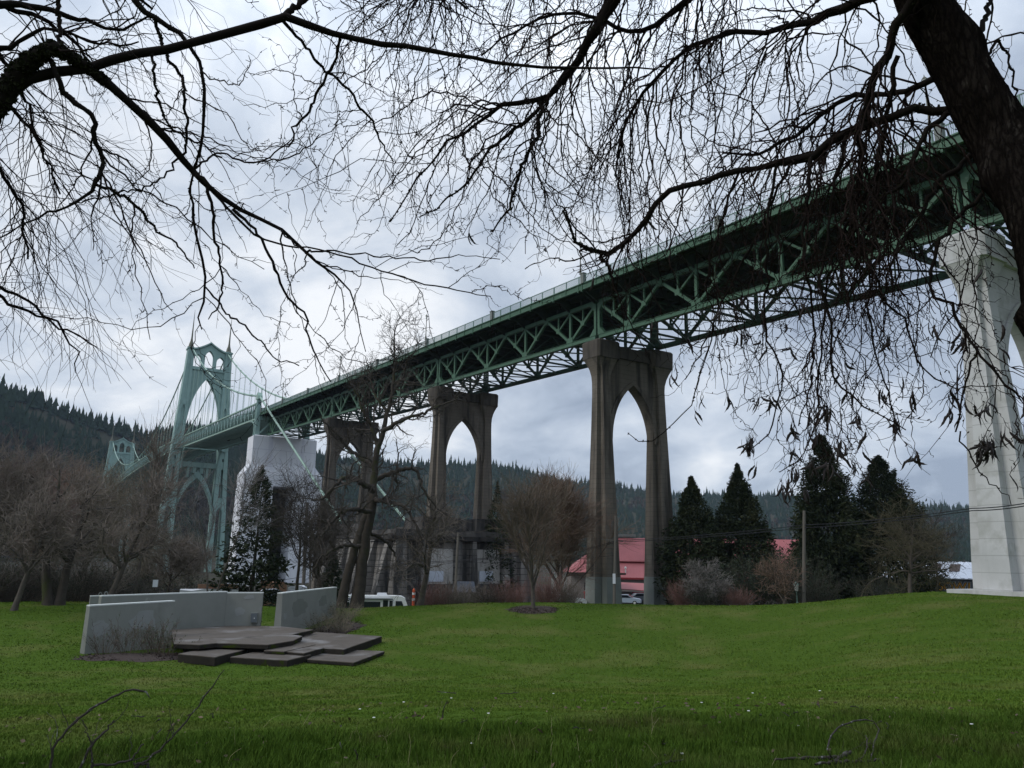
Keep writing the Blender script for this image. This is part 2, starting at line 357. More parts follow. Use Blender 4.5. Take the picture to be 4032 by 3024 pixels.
# hills across the river, with their woods
SKYL = [(-700, 1330), (-300, 1415), (0, 1495), (150, 1535), (300, 1600), (430, 1635), (572, 1685), (700, 1665), (776, 1664), (1000, 1720), (1300, 1775), (1600, 1808), (1769, 1806), (1948, 1814), (2097, 1841),
        (2222, 1876), (2445, 1903), (2669, 1928), (2867, 1932), (3054, 1939), (3192, 1939), (3400, 1953), (3677, 1981), (3809, 1984), (4200, 2010), (4700, 2030)]
def build_hills():
    rng = np.random.default_rng(5)
    dirs = np.array([ray(x, y) for x, y in SKYL])
    bb = np.degrees(np.arctan2(dirs[:, 0], dirs[:, 1])); te = dirs[:, 2] / np.hypot(dirs[:, 0], dirs[:, 1])
    b = np.linspace(bb[0], bb[-1], 150)
    tb = np.interp(b, bb, te)
    rd = np.interp(b, [-40, -25, -10, 5, 20, 40], [1000, 1180, 1500, 1750, 2050, 2300])
    zr = CZ + rd * tb - 16
    r0 = np.interp(b, [-40, -25, -10, 5, 20, 40], [560, 840, 860, 900, 980, 1000])
    fr = np.concatenate([np.linspace(0, 1, 36), np.linspace(1.04, 1.5, 12)])
    R = r0[:, None] + (rd - r0)[:, None] * fr[None]
    bx = b[:, None] + 0 * R
    lump = 0.12 * np.sin(bx * 0.5 + R * 0.006) + 0.08 * np.sin(bx * 1.3 - R * 0.004 + 1)
    f = np.clip(fr, 0, 1)[None]
    H = -6.8 + (zr[:, None] + 6.8) * (f ** 1.1) * (1 + lump * (1 - f) * f * 4 * 0.6) - np.clip(fr - 1, 0, 1)[None] * 160
    H[:, 0] = -9
    x = np.sin(np.radians(bx)) * R; y = np.cos(np.radians(bx)) * R
    nb, nr = R.shape
    V = np.stack([x, y, H], -1).reshape(-1, 3)
    i, j = np.meshgrid(np.arange(nb - 1), np.arange(nr - 1), indexing='ij'); a = i * nr + j
    mb = MB(); mb.add(V, np.ascontiguousarray(np.stack([a, a + nr, a + nr + 1, a + 1], -1).reshape(-1, 4)))
    tag(mb.build('hills', MT['hill'], smooth=True), 'long wooded ridge across the river behind the bridge', 'hills', kind='structure')
    # trees: crowded near the ridge line, thinner clearings lower down
    def place(n, fmin, fmax, clear):
        q = rng.random(n) * (nb - 1.01); g = (fmin + (fmax - fmin) * rng.random(n)) * 35
        ib, jr = q.astype(int), np.clip(g.astype(int), 0, nr - 2); fb, fg = q - ib, g - jr
        def li(A): return (A[ib, jr] * (1 - fb) * (1 - fg) + A[ib + 1, jr] * fb * (1 - fg) + A[ib, jr + 1] * (1 - fb) * fg + A[ib + 1, jr + 1] * fb * fg)
        P = np.stack([li(x), li(y), li(H)], -1)
        nz = np.sin(P[:, 0] * 0.011 + 2 * np.sin(P[:, 1] * .004)) * np.sin(P[:, 1] * 0.007 + P[:, 2] * 0.03)
        return P, nz
    P1, n1 = place(14500, 0.05, 1.02, 0); P1 = P1[(n1 < 0.45) | (rng.random(len(P1)) < .25)]
    P2, _ = place(2300, 0.95, 1.03, 0)
    P = np.vstack([P1, P2])
    def conifers(P):
        mb = MB(); n = len(P); T, S = 4, 6
        h = rng.gamma(7, 1.9, n).clip(6, 30); w = (h * rng.uniform(0.18, 0.34, n)).clip(2.4, 6)
        for t in range(T):
            zb = 0.06 + 0.20 * t; zt_ = zb + 0.40 - 0.015 * t
            if t == T - 1: zt_ = 1.0
            wr = w * (1.0 - 0.24 * t)
            a = rng.random(n)[:, None] * 6.28 + np.arange(S) * 2 * pi / S
            rr = wr[:, None] * rng.uniform(0.45, 1.3, (n, S))
            base = P[:, None, :] + np.stack([rr * np.cos(a), rr * np.sin(a), h[:, None] * (zb + rng.uniform(-.05, .05, (n, S)))], -1)
            top = P + np.stack([rng.normal(0, .3, n), rng.normal(0, .3, n), h * zt_], -1)
            V = np.concatenate([base, top[:, None]], 1).reshape(-1, 3)
            o = (np.arange(n) * (S + 1))[:, None]; i = np.arange(S)[None]
            mb.add(V, np.stack([o + i, o + (i + 1) % S, o + S + 0 * i], -1).reshape(-1, 3))
        return mb
    tag(conifers(P).build('forest', MT['forest']), 'dark conifer forest covering the ridge', 'forest', kind='stuff')
    # bare deciduous patches: spiky upright sprays
    P3, n3 = place(5200, 0.0, 0.72, 0); P3 = P3[(n3 > 0.12)]
    n = len(P3); K = 26; mb = MB()
    hh = rng.uniform(10, 17, n)
    th = rng.random((n, K)) * 6.28; sp = rng.random((n, K)) ** .6 * 0.62
    tipd = np.stack([np.cos(th) * sp, np.sin(th) * sp, np.ones((n, K)) * (1 - .5 * sp)], -1)
    base = P3[:, None] + tipd * (hh[:, None, None] * rng.uniform(0.1, 0.5, (n, K, 1)))
    tip = P3[:, None] + tipd * (hh[:, None, None] * rng.uniform(0.8, 1.05, (n, K, 1)))
    side = np.stack([-np.sin(th), np.cos(th), 0 * th], -1) * rng.uniform(.5, 1.3, (n, K, 1))
    mid = (base + tip) / 2 + 0.15 * (tip - base)
    V = np.stack([base, mid + side, tip, mid - side], 2).reshape(-1, 3)
    mb.add(V, np.arange(n * K * 4).reshape(-1, 4))
    tag(mb.build('bare_woods', MT['broad']), 'brown leafless woods low on the ridge', 'woods', kind='stuff')
build_hills()

# ------------------------------------------------------------------ bridge
TA, TB = 62.0, 72.0                          # the two truss planes of the approach
DA, DB = 59.1, 74.9                          # deck edges
S_D, S_A, S_B, S_C, S_E, S_T1, S_T2 = 30.0, 78.0, 125.3, 184.6, 246.0, 386.0, 766.0
def Q(s, a, h): return B(s, a, ZC(s) + h)
DIRB = np.array([U[0], U[1], G]); DIRB /= np.linalg.norm(DIRB)

def pointed(aL, aR, zs, za, n=9, tm=62):
    half = (aR - aL) / 2; th = np.radians(np.linspace(0, tm, n))
    x = (1 - np.cos(th)) / (1 - cos(radians(tm))) * half; z = zs + (za - zs) * np.sin(th) / sin(radians(tm))
    L = list(zip(aL + x, z)); R = list(zip((aR - x)[::-1][1:], z[::-1][1:]))
    return L + R
def arch_fill(mb, s, d, aL, aR, zs, za, top):
    """solid wall piece of depth d above a pointed opening; top is a height or a list of (a, z)"""
    pts = pointed(aL, aR, zs, za)
    pts += ([(aR, top), (aL, top)] if not isinstance(top, list) else top[::-1])
    mb.prism([B(s - d / 2, a, z) for a, z in pts], U * d)

def plus_ring(s, ac, z, ha, w1, fa, T):
    return [B(s + y, ac + x, z) for x, y in ((-ha, -w1), (-fa, -w1), (-fa, -T), (fa, -T), (fa, -w1), (ha, -w1), (ha, w1), (fa, w1), (fa, T), (-fa, T), (-fa, w1), (-ha, w1))]
def oct_ring(s, ac, z, h, c, hs):
    return [B(s + y, ac + x, z) for x, y in ((-h, -hs + c), (-h + c, -hs), (h - c, -hs), (h, -hs + c), (h, hs - c), (h - c, hs), (-h + c, hs), (-h, hs - c))]

def pier(s, zb, label, mats, base_half=2.15, patch=None, slab=False):
    root = thing('bridge_pier', label, 'bridge pier', tuple(B(s, 67, zb)), 'pointed-arch concrete piers of the approach')
    mc, mcap = mats
    ztop = ZC(s) - 0.45
    hb = zb + 3.4
    def half(z): return max(1.12, 1.12 + (base_half - 1.12) * (ztop - 8 - z) / (ztop - 8 - zb)) if z < ztop - 8 else 1.12
    for ac in (62.4, 72.0):
        mb = MB(); rings = []
        zs = list(np.linspace(zb - 1.5, ztop - 7.0, 7))
        for z in zs:
            h = half(max(z, zb)); rings.append(plus_ring(s, ac, z, h, 0.43 * h + .05, 0.52 * h, 0.94 * h + .12))
        h = 1.12
        for q in (0.0, 0.3, 0.55, 0.75, 0.9, 1.0):   # the shaft swells into the cap
            e = 0.72 * q ** 2.2; z = ztop - 5.6 + 3.2 * q
            rings.append(plus_ring(s, ac, z, h + e, 0.55 + e * 1.3, 0.6 + e * 1.3, 1.12 + e * .75))
        mb.loft(rings); col = mb.build('column', mc, root)
        mb = MB(); mb.loft([oct_ring(s, ac, ztop - 2.42, 1.86, .30, 1.85), oct_ring(s, ac, ztop - 0.22, 1.9, .30, 1.9), oct_ring(s, ac, ztop, 1.72, .25, 1.7)]); mb.build('cap', mcap, root)
        if patch:
            for zz, mm in ((patch, MT['patch']),):
                pb = MB(); pb.loft([plus_ring(s, ac, z, half(z) + .02, 0.43 * half(z) + .07, 0.52 * half(z) + .02, .94 * half(z) + .14) for z in (zb - .3, zb + zz)])
                pb.build('painted_band', mm, root)
    # web wall with the pointed opening, and its top beam
    za, zsn = ztop - 5.4, ztop - 13.0
    aL, aR = 62.4 + half(zsn) - .25, 72.0 - half(zsn) + .25
    mb = MB(); pts = pointed(aL, aR, zsn, za, 12)
    pts = [(62.6, zsn - 1)] + pts + [(71.8, zsn - 1), (71.8, ztop - 1.9), (62.6, ztop - 1.9)]
    mb.prism([B(s - .78, a, z) for a, z in pts], U * 1.56)
    # raised moulding that follows the arch
    P = np.array([B(s - .80, a, z) for a, z in pointed(aL, aR, zsn, za, 12)]); off = np.array([B(s - .80, 67.2 + (a - 67.2) * 1.16, z + .55) for a, z in pointed(aL, aR, zsn, za, 12)])
    for i in range(len(P) - 1):
        mb.prism([P[i], P[i + 1], off[i + 1], off[i]], -U * .16)
    mb.build('arch_wall', mc, root)
    mb = MB(); mb.prism([B(s - 1.15, 63.9, ztop - 2.0), B(s - 1.15, 70.5, ztop - 2.0), B(s - 1.15, 70.5, ztop - .45), B(s - 1.15, 63.9, ztop - .45)], U * 2.3); mb.build('cap_beam', mcap, root)
    for a in (TA, TB):
        for ds in (-.42, .42):
            mb = MB(); mb.box(Q(s + ds, a, -.26), (.5, .6, .52), np.array([U, NN, ZV])); mb.build('bearing', MT['dgreen'], root)
    if slab:
        mb = MB(); mb.box(B(s + .1, 67.6, zb - .30), (6.4, 16.4, .55), np.array([U, NN, ZV])); mb.build('base_slab', MT['white'], root)
    return root
PC = (MT['pier'], MT['pierdark'])
pier(S_D, 0.02, 'bright white repaired pier on a white slab at the lawn edge', (MT['white'], MT['white']), 2.35, slab=True)
pier(S_A, -3.6, 'brown pier with grey painted feet, in front of the red roofs', PC, 2.15, patch=3.3)
pier(S_B, 6.4, 'dark stained pier rising from the blackened anchor block', PC, 1.75)
pier(S_C, -6.3, 'brown pier beside the white wrapped one, behind the big bare tree', PC, 2.5)

def wrapped():
    s = S_E; zb = -6.4; ax = np.array([U, NN, ZV])
    root = thing('wrapped_pier', 'bridge pier wrapped in white plastic sheeting with a dark opening', 'wrapped pier', tuple(B(s, 67, zb)))
    zt_ = ZC(s) - .4
    def blk(mb, a0, a1, z0, z1, h0, h1, b0=None, b1=None):
        b0 = a0 if b0 is None else b0; b1 = a1 if b1 is None else b1
        mb.loft([[B(s - h0, a0, z0), B(s - h0, a1, z0), B(s + h0, a1, z0), B(s + h0, a0, z0)], [B(s - h1, b0, z1), B(s - h1, b1, z1), B(s + h1, b1, z1), B(s + h1, b0, z1)]])
    mb = MB()
    blk(mb, 57.0, 77.0, 29.2, zt_ - .3, 3.6, 3.5); blk(mb, 57.0, 77.0, zt_ - .3, zt_, 3.5, 3.2, 57.5, 76.5)
    blk(mb, 55.0, 79.2, 26.0, 29.2, 4.6, 3.6, 57.0, 77.0)
    blk(mb, 55.0, 79.2, 22.4, 26.0, 4.65, 4.6)
    mb.build('upper_wrap', MT['wrap'], root)
    for a0, a1, c0, c1 in ((54.6, 64.4, 55.0, 63.9), (70.0, 80.0, 70.5, 79.2)):
        mb = MB(); blk(mb, a0, a1, zb - 1, 22.4, 4.9, 4.65, c0, c1); mb.build('leg_wrap', MT['wrap'], root)
    mb = MB()
    for z in (3, 9.5, 16): mb.box(B(s + 3, 67.2, z), (.2, 6.4, .25), ax)
    for a in (65.5, 67.2, 69): mb.box(B(s + 3.2, a, 8), (.15, .15, 29), ax)
    mb.box(B(s + 3.9, 67.2, 8), (.2, 6.6, 29), ax)
    mb.build('scaffold_screen', MT['stonedark'], root)
wrapped()

def span(s0, s1, nv, label, edge_posts=True):
    root = thing('truss_span', label, 'truss span', tuple(Q((s0 + s1) / 2, 67, 0)), 'green truss spans of the bridge approach')
    a0, a1 = s0 + .38, s1 - .38; p = (s1 - s0 - .76) / nv; HT = 5.15
    for a in (TA, TB):
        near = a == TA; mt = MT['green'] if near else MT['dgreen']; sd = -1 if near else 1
        mb = MB(); mb.bar(Q(a0, a, .26), Q(a1, a, .26), .46, .52); mb.bar(Q(a0, a, .53), Q(a1, a, .53), .60, .05); mb.bar(Q(a0, a, .01), Q(a1, a, .01), .60, .05)
        mb.build('bottom_chord', mt, root)
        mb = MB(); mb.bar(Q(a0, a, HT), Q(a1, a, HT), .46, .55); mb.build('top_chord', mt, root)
        for s in (a0, a1):
            mb = MB(); mb.bar(Q(s, a - .2, .5), Q(s, a - .2, HT - .2), .12, .44, U); mb.bar(Q(s, a + .2, .5), Q(s, a + .2, HT - .2), .12, .44, U)
            k = np.linspace(.7, HT - .6, 9)
            for i in range(8): mb.bar(Q(s, a - .16, k[i]), Q(s, a + .16, k[i + 1]), .06, .30, U)
            sg = 1 if s == a0 else -1
            mb.prism([Q(s, a - .27, .5), Q(s + sg * 1.25, a - .27, .5), Q(s + sg * .3, a - .27, 1.5), Q(s, a - .27, 1.5)], NN * .54)
            mb.prism([Q(s, a - .27, HT - .2), Q(s + sg * 1.1, a - .27, HT - .2), Q(s + sg * .3, a - .27, HT - 1.1), Q(s, a - .27, HT - 1.1)], NN * .54)
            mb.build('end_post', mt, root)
        for i in range(nv):
            c = a0 + p * (i + .5); l, r = c - p / 2, c + p / 2
            w = .34
            for e in (l, r):
                mb = MB()
                mb.bar(Q(c, a, .55), Q(e, a, HT - .2), w, .36, U)
                m = (c + e) / 2; mh = (.55 + HT - .2) / 2 + .05
                mb.bar(Q(m, a, mh), Q(m, a, HT - .2), .22, .22, U)
                mb.bar(Q(m, a, mh), Q(c, a, HT - .25), .22, .24, U)
                mb.prism([Q(m - .42, a - .19, mh - .30), Q(m + .42, a - .19, mh - .30), Q(m + .36, a - .19, mh + .42), Q(m - .36, a - .19, mh + .42)], NN * .38)
                g = .8 if e == l else -.8
                mb.prism([Q(e, a - .25, HT + .2), Q(e + g, a - .25, HT + .2), Q(e + g * .4, a - .25, HT - .75), Q(e, a - .25, HT - .75)], NN * .5)
                mb.build('diagonal', mt, root)
            mb = MB(); mb.bar(Q(c, a, .5), Q(c, a, HT - .2), .30, .40, U); mb.build('vertical', mt, root)
            mb = MB(); mb.prism([Q(c - .72, a - .25, .03), Q(c + .72, a - .25, .03), Q(c + .68, a - .25, 1.25), Q(c - .68, a - .25, 1.25)], NN * .5); mb.build('gusset_plate', mt, root)
    mb = MB()
    mb.bar(Q(s0, 67, 6.86), Q(s1, 67, 6.86), 15.4, .34)
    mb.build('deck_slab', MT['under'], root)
    mb = MB(); n = nv * 4
    for i in range(n + 1):
        s = a0 + (a1 - a0) * i / n
        mb.bar(Q(s, TA - .3, 6.05), Q(s, TB + .3, 6.05), .25, 1.25)
        if i % 2 == 0:
            for a, e in ((TA - .3, DA + .25), (TB + .3, DB - .25)):
                mb.prism([Q(s - .1, a, 5.0), Q(s - .1, a, 6.7), Q(s - .1, e, 6.7), Q(s - .1, e, 6.25)], DIRB * .2)
    for a in np.linspace(60.2, 73.8, 9): mb.bar(Q(s0, a, 6.45), Q(s1, a, 6.45), .25, .5)
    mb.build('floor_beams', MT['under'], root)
    mb = MB()
    for i in range(nv + 1):
        s = a0 + p * i
        if i < nv:
            c = s + p / 2
            mb.bar(Q(c, TA, .3), Q(c, TB, .3), .22, .25)
            for e in (s, s + p):
                for q in (TA, TB):
                    mb.bar(Q(c, q, .3), Q(e, 134 - q, .3), .16, .16)
            mb.bar(Q(c, TA, .5), Q(c, 67, 4.6), .16, .16); mb.bar(Q(c, TB, .5), Q(c, 67, 4.6), .16, .16)
            mb.bar(Q(c, TA, 4.7), Q(c, TB, 4.7), .2, .2)
        else: mb.bar(Q(s, TA, .3), Q(s, TB, .3), .22, .25)
    for s in (a0, a1):
        mb.bar(Q(s, TA, .8), Q(s, TB, 4.6), .2, .2); mb.bar(Q(s, TB, .8), Q(s, TA, 4.6), .2, .2); mb.bar(Q(s, TA, 4.7), Q(s, TB, 4.7), .2, .3)
    mb.build('lateral_bracing', MT['dgreen'], root)
    for a, sd in ((DA, -1), (DB, 1)):
        mb = MB(); mb.bar(Q(s0 + .02, a, 6.60), Q(s1 - .02, a, 6.60), .14, .82); mb.bar(Q(s0 + .02, a + sd * .06, 6.21), Q(s1 - .02, a + sd * .06, 6.21), .34, .06)
        mb.bar(Q(s0 + .02, a + sd * .03, 7.06), Q(s1 - .02, a + sd * .03, 7.06), .40, .10)
        for i in range(n + 1):
            s = a0 + (a1 - a0) * i / n; mb.bar(Q(s, a + sd * .12, 6.23), Q(s, a + sd * .12, 7.0), .1, .14, U)
            if i % 2 == 0: mb.bar(Q(s, a + sd * .1, 5.95), Q(s, a + sd * .1, 6.23), .25, .2, U)
        mb.build('fascia_girder', MT['green'], root)
        mb = MB()
        mb.bar(Q(s0, a, 8.22), Q(s1, a, 8.22), .09, .09); mb.bar(Q(s0, a, 7.22), Q(s1, a, 7.22), .06, .07)
        for i in range(n + 1):
            s = a0 + (a1 - a0) * i / n; mb.bar(Q(s, a, 7.1), Q(s, a, 8.25), .12, .12, U)
        for s in np.arange(s0 + .1, s1, .165 if sd < 0 else .33): mb.bar(Q(s, a, 7.24), Q(s, a, 8.2), .032, .032, U)
        mb.build('railing', MT['rail'], root)
    for k in np.arange(S_D - 48, S_E, 23.85):
        if s0 <= k + .01 < s1:
            for a in (DA - .05, DB + .05):
                mb = MB(); mb.box(Q(k, a, 7.75), (.62, .5, 1.35), np.array([U, NN, ZV])); mb.box(Q(k, a, 8.47), (.74, .6, .12), np.array([U, NN, ZV])); mb.build('pilaster', MT['patch'], root)
    return root
span(S_C, S_E, 5, 'green truss span between the white wrapped pier and the pier behind the bare tree')
span(S_B, S_C, 5, 'green truss span behind the top of the big bare tree')
span(S_A, S_B, 4, 'green truss span between the two brown arched piers')
span(S_D, S_A, 4, 'green truss span between the white pier and the brown pier, behind hanging twigs')
span(S_D - 48, S_D, 4, 'green truss span beyond the white pier, mostly behind the leaning trunk')

def bridge_lamp(s, a, hz, label):
    P = B(s, a, hz); root = thing('bridge_lamp', label, 'street lamp', tuple(P), 'lamps along the bridge railing')
    mb = MB(); zz = np.array([0, .6, .62, 1.2, 3.9, 4.0]); rr = np.array([.16, .14, .10, .08, .055, .05])
    mb.tubes(np.array([P + ZV * z for z in zz]), rr, 8); mb.tubes(np.array([P + ZV * z for z in (3.85, 3.95, 4.02)]), np.array([.05, .14, .05]), 8)
    mb.build('post', MT['copper'], root)
    mb = MB(); mb.tubes(np.array([P + ZV * z for z in (4.0, 4.05, 4.5, 4.52)]), np.array([.08, .13, .22, .20]), 6); mb.build('lantern', MT['stagetop'], root)
    mb = MB(); mb.tubes(np.array([P + ZV * z for z in (4.52, 4.56, 4.75, 4.8, 5.0)]), np.array([.26, .25, .10, .05, .01]), 6); mb.build('lantern_roof', MT['copper'], root)
for s, lb in ((30.4, 'dark lantern lamp on the railing nearest the leaning trunk'), (78, 'dark lantern lamp on the railing above the brown pier with grey feet'), (125.6, 'dark lantern lamp on the railing above the pier on the anchor block'),
              (172.4, 'dark lantern lamp on the railing left of the big bare tree top'), (221, 'dark lantern lamp on the railing nearest the far suspension tower')):
    bridge_lamp(s, DA - .05, ZC(s) + 8.5, lb)

# suspension part
CA, CB = 58.5, 74.5
def ZS(s):                                   # bottom chord of the suspended deck
    x = s - S_T1
    if x <= 0: z = ZC(s)
    elif s <= S_T2: z = ZC(S_T1) + G * x - G * x * x / 380.0
    else: z = ZC(S_T1) - G * (s - S_T2)
    return z + 5.2
def stiff(s0, s1, n, label):
    root = thing('suspended_span', label, 'bridge deck', tuple(B((s0 + s1) / 2, 66.5, ZS((s0 + s1) / 2))), 'hung spans of the suspension bridge')
    ss = np.linspace(s0, s1, n + 1); H = 5.1
    for a in (CA, CB):
        for nm, h, w, d in (('top_chord', H, .55, .45), ('bottom_chord', 0, .6, .5)):
            mb = MB()
            for i in range(n): mb.bar(B(ss[i], a, ZS(ss[i]) + h), B(ss[i + 1], a, ZS(ss[i + 1]) + h), w, d)
            mb.build(nm, MT['pale_teal'], root)
        mb = MB()
        for i in range(n + 1):
            z = ZS(ss[i]); mb.prism([B(ss[i] - .35, a - .12, z + .2), B(ss[i] + .35, a - .12, z + .2), B(ss[i] + .18, a - .12, z + H - .2), B(ss[i] - .18, a - .12, z + H - .2)], NN * .24)
            if i < n:
                z2 = ZS(ss[i + 1]); m = (ss[i] + ss[i + 1]) / 2; zm = (z + z2) / 2
                mb.bar(B(ss[i], a, z + .2), B(m, a, zm + H - .2), .25, .34, U); mb.bar(B(m, a, zm + H - .2), B(ss[i + 1], a, z2 + .2), .25, .34, U)
                mb.bar(B(m, a, zm + .2), B(m, a, zm + H - .2), .2, .24, U)
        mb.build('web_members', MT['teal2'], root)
    mb = MB()
    for i in range(n):
        mb.bar(B(ss[i], 66.5, ZS(ss[i]) + 1.5), B(ss[i + 1], 66.5, ZS(ss[i + 1]) + 1.5), 15.4, .4)
        mb.bar(B(ss[i], 66.5 - 7.4, ZS(ss[i]) + 1.9), B(ss[i + 1], 66.5 - 7.4, ZS(ss[i + 1]) + 1.9), .12, 1.0)
    mb.build('deck_slab', MT['dgreen'], root)
    mb = MB()
    for i in range(n + 1): mb.bar(B(ss[i], CA, ZS(ss[i]) + .5), B(ss[i], CB, ZS(ss[i]) + .5), .4, 1.2)
    for a in np.linspace(60.5, 72.5, 7): 
        for i in range(n): mb.bar(B(ss[i], a, ZS(ss[i]) + 1.0), B(ss[i + 1], a, ZS(ss[i + 1]) + 1.0), .25, .5)
    mb.build('floor_beams', MT['teal'], root)
stiff(S_E + 1.2, S_T1 - 3.2, 26, 'pale green hung deck between the wrapped pier and the nearer tower')
stiff(S_T1 + 3.2, S_T2 - 3.2, 70, 'pale green hung deck of the main span between the two towers')
stiff(S_T2 + 3.2, S_T2 + 120, 18, 'pale green hung deck running on past the farther tower to the wooded hill')

def saddle_post(a, label):
    s = S_E; z0 = ZC(s) - .4; z1 = 51.0
    root = thing('saddle_post', label, 'steel post', tuple(B(s, a, z0)))
    mb = MB()
    for ds in (-.75, .75):
        mb.loft([[B(s + ds * 1.25 - .25, a - .75, z0), B(s + ds * 1.25 + .25, a - .75, z0), B(s + ds * 1.25 + .25, a + .75, z0), B(s + ds * 1.25 - .25, a + .75, z0)],
                 [B(s + ds * .7 - .22, a - .6, z1 - 1.2), B(s + ds * .7 + .22, a - .6, z1 - 1.2), B(s + ds * .7 + .22, a + .6, z1 - 1.2), B(s + ds * .7 - .22, a + .6, z1 - 1.2)]])
    mb.box(B(s, a, (z0 + z1) / 2 - .6), (.7, 1.0, z1 - z0 - 1.2), np.array([U, NN, ZV]))
    mb.build('shaft', MT['teal'], root)
    mb = MB(); mb.prism([B(s - 1.5, a - .7, z1 - 1.2), B(s + 1.4, a - .7, z1 - 1.2), B(s + 1.3, a - .7, z1 + .2), B(s, a - .7, z1 + 1.1), B(s - 1.2, a - .7, z1 - .1)], NN * 1.4)
    for dx in (-.5, .5): mb.box(B(s, a + dx, z1 + 1.7), (.12, .12, 1.4), np.array([U, NN, ZV]))
    mb.build('saddle_head', MT['pale_teal'], root)
    mb = MB(); P = [B(s + 1.3 + 6.4 * sin(t), a, ZS(s) - .3 - 6.5 * (1 - cos(t)) * 1.0 + 0) for t in np.linspace(0, pi / 2, 9)]
    P = [B(s + 1.2 + 7.2 * (1 - cos(t)), a, z0 + 1.0 + (ZS(s + 8) - z0 - 1.2) * sin(t)) for t in np.linspace(0, pi / 2, 10)]
    for i in range(9): mb.bar(P[i], P[i + 1], .5, .6, NN)
    mb.build('knee_arch', MT['teal'], root)
saddle_post(CA, 'pale green steel post under the nearer cable bend, on the wrapped pier')
saddle_post(CB, 'steel post under the farther cable bend, behind the truss on the wrapped pier')
E=S_E
mbp = MB()
rootp = thing('cross_portal', 'green steel bracing frame between the two cable posts', 'steel frame', tuple(B(S_E - .9, 66.5, ZC(S_E))))
mbp.bar(B(S_E - .9, 59.4, ZC(S_E) + 5.4), B(S_E - .9, 73.6, ZC(S_E) + 5.4), .5, 1.2)
mbp.bar(B(S_E - .9, 59.4, ZC(S_E) + .6), B(S_E - .9, 63, ZC(S_E) + 4.9), .5, .7, U); mbp.bar(B(S_E - .9, 73.6, ZC(S_E) + .6), B(S_E - .9, 70, ZC(S_E) + 4.9), .5, .7, U)
mbp.build('frame', MT['teal'], rootp)

def cable_z():
    k1 = np.array([245.4, 260.6, 294.5, 338.8, 386.0]); z1 = np.array([50.9, 53.6, 62.6, 76.9, 98.4])
    c1 = np.polyfit(k1, z1, 2)
    def z(s):
        if s < S_E: return 50.9 + (s - S_E) * (50.9 - 8.8) / (S_E - 163)
        if s <= S_T1: return np.polyval(c1, s)
        if s <= S_T2: x = (s - 576) / 190.0; return 62.0 + 36.2 * (0.9 * x * x + 0.1 * x ** 4)
        return 98.2 - (s - S_T2) * .44 + (s - S_T2) ** 2 * .0010
    return z
CZF = cable_z()
def main_cable(a, label, suspk):
    root = thing('main_cable', label, 'suspension cable', tuple(B(S_T1, a, 98.4)), 'main suspension cables')
    mb = MB(); s = np.concatenate([np.linspace(163, S_E, 6), np.linspace(S_E + 5, S_T1, 28), np.linspace(S_T1 + 6, S_T2, 64), np.linspace(S_T2 + 6, S_T2 + 118, 14)])
    P = np.array([B(x, a, CZF(x)) for x in s]); mb.tubes(P, np.full(len(P), .31), 8)
    for x in np.arange(S_E + 10.6, S_T1 - 4, 10.6): mb.tubes(np.array([B(x - .45, a, CZF(x - .45)), B(x + .45, a, CZF(x + .45))]), np.array([.46, .46]), 8)
    mb.build('cable', MT['pale_teal'], root)
    mb = MB()                                   # maintenance hand lines above the cable
    hs = s[6:34]; Pn = np.array([B(x, a, CZF(x) + 1.6) for x in hs]); mb.tubes(Pn, np.full(len(Pn), .03), 3)
    mb.build('hand_line', MT['teal'], root)
    for x in list(np.arange(S_E + 10.6, S_T1 - 5, 10.6)) + list(np.arange(S_T1 + 10.6, S_T2 - 5, 10.6)):
        mb = MB(); zt_ = CZF(x); zb = ZS(x) + 5.0
        if zt_ - zb < 1: continue
        for d in (-.55, .55): mb.tubes(np.array([B(x + d, a, zb), B(x + d, a, zt_)]), np.array([.055, .055]), 4)
        mb.build('suspender', MT['pale_teal'], root)
main_cable(CA, 'pale green main cable on the near side, sloping down in front of the wrapped pier', 1)
main_cable(CB, 'pale green main cable on the far side of the bridge, vanishing behind the railing', 1)

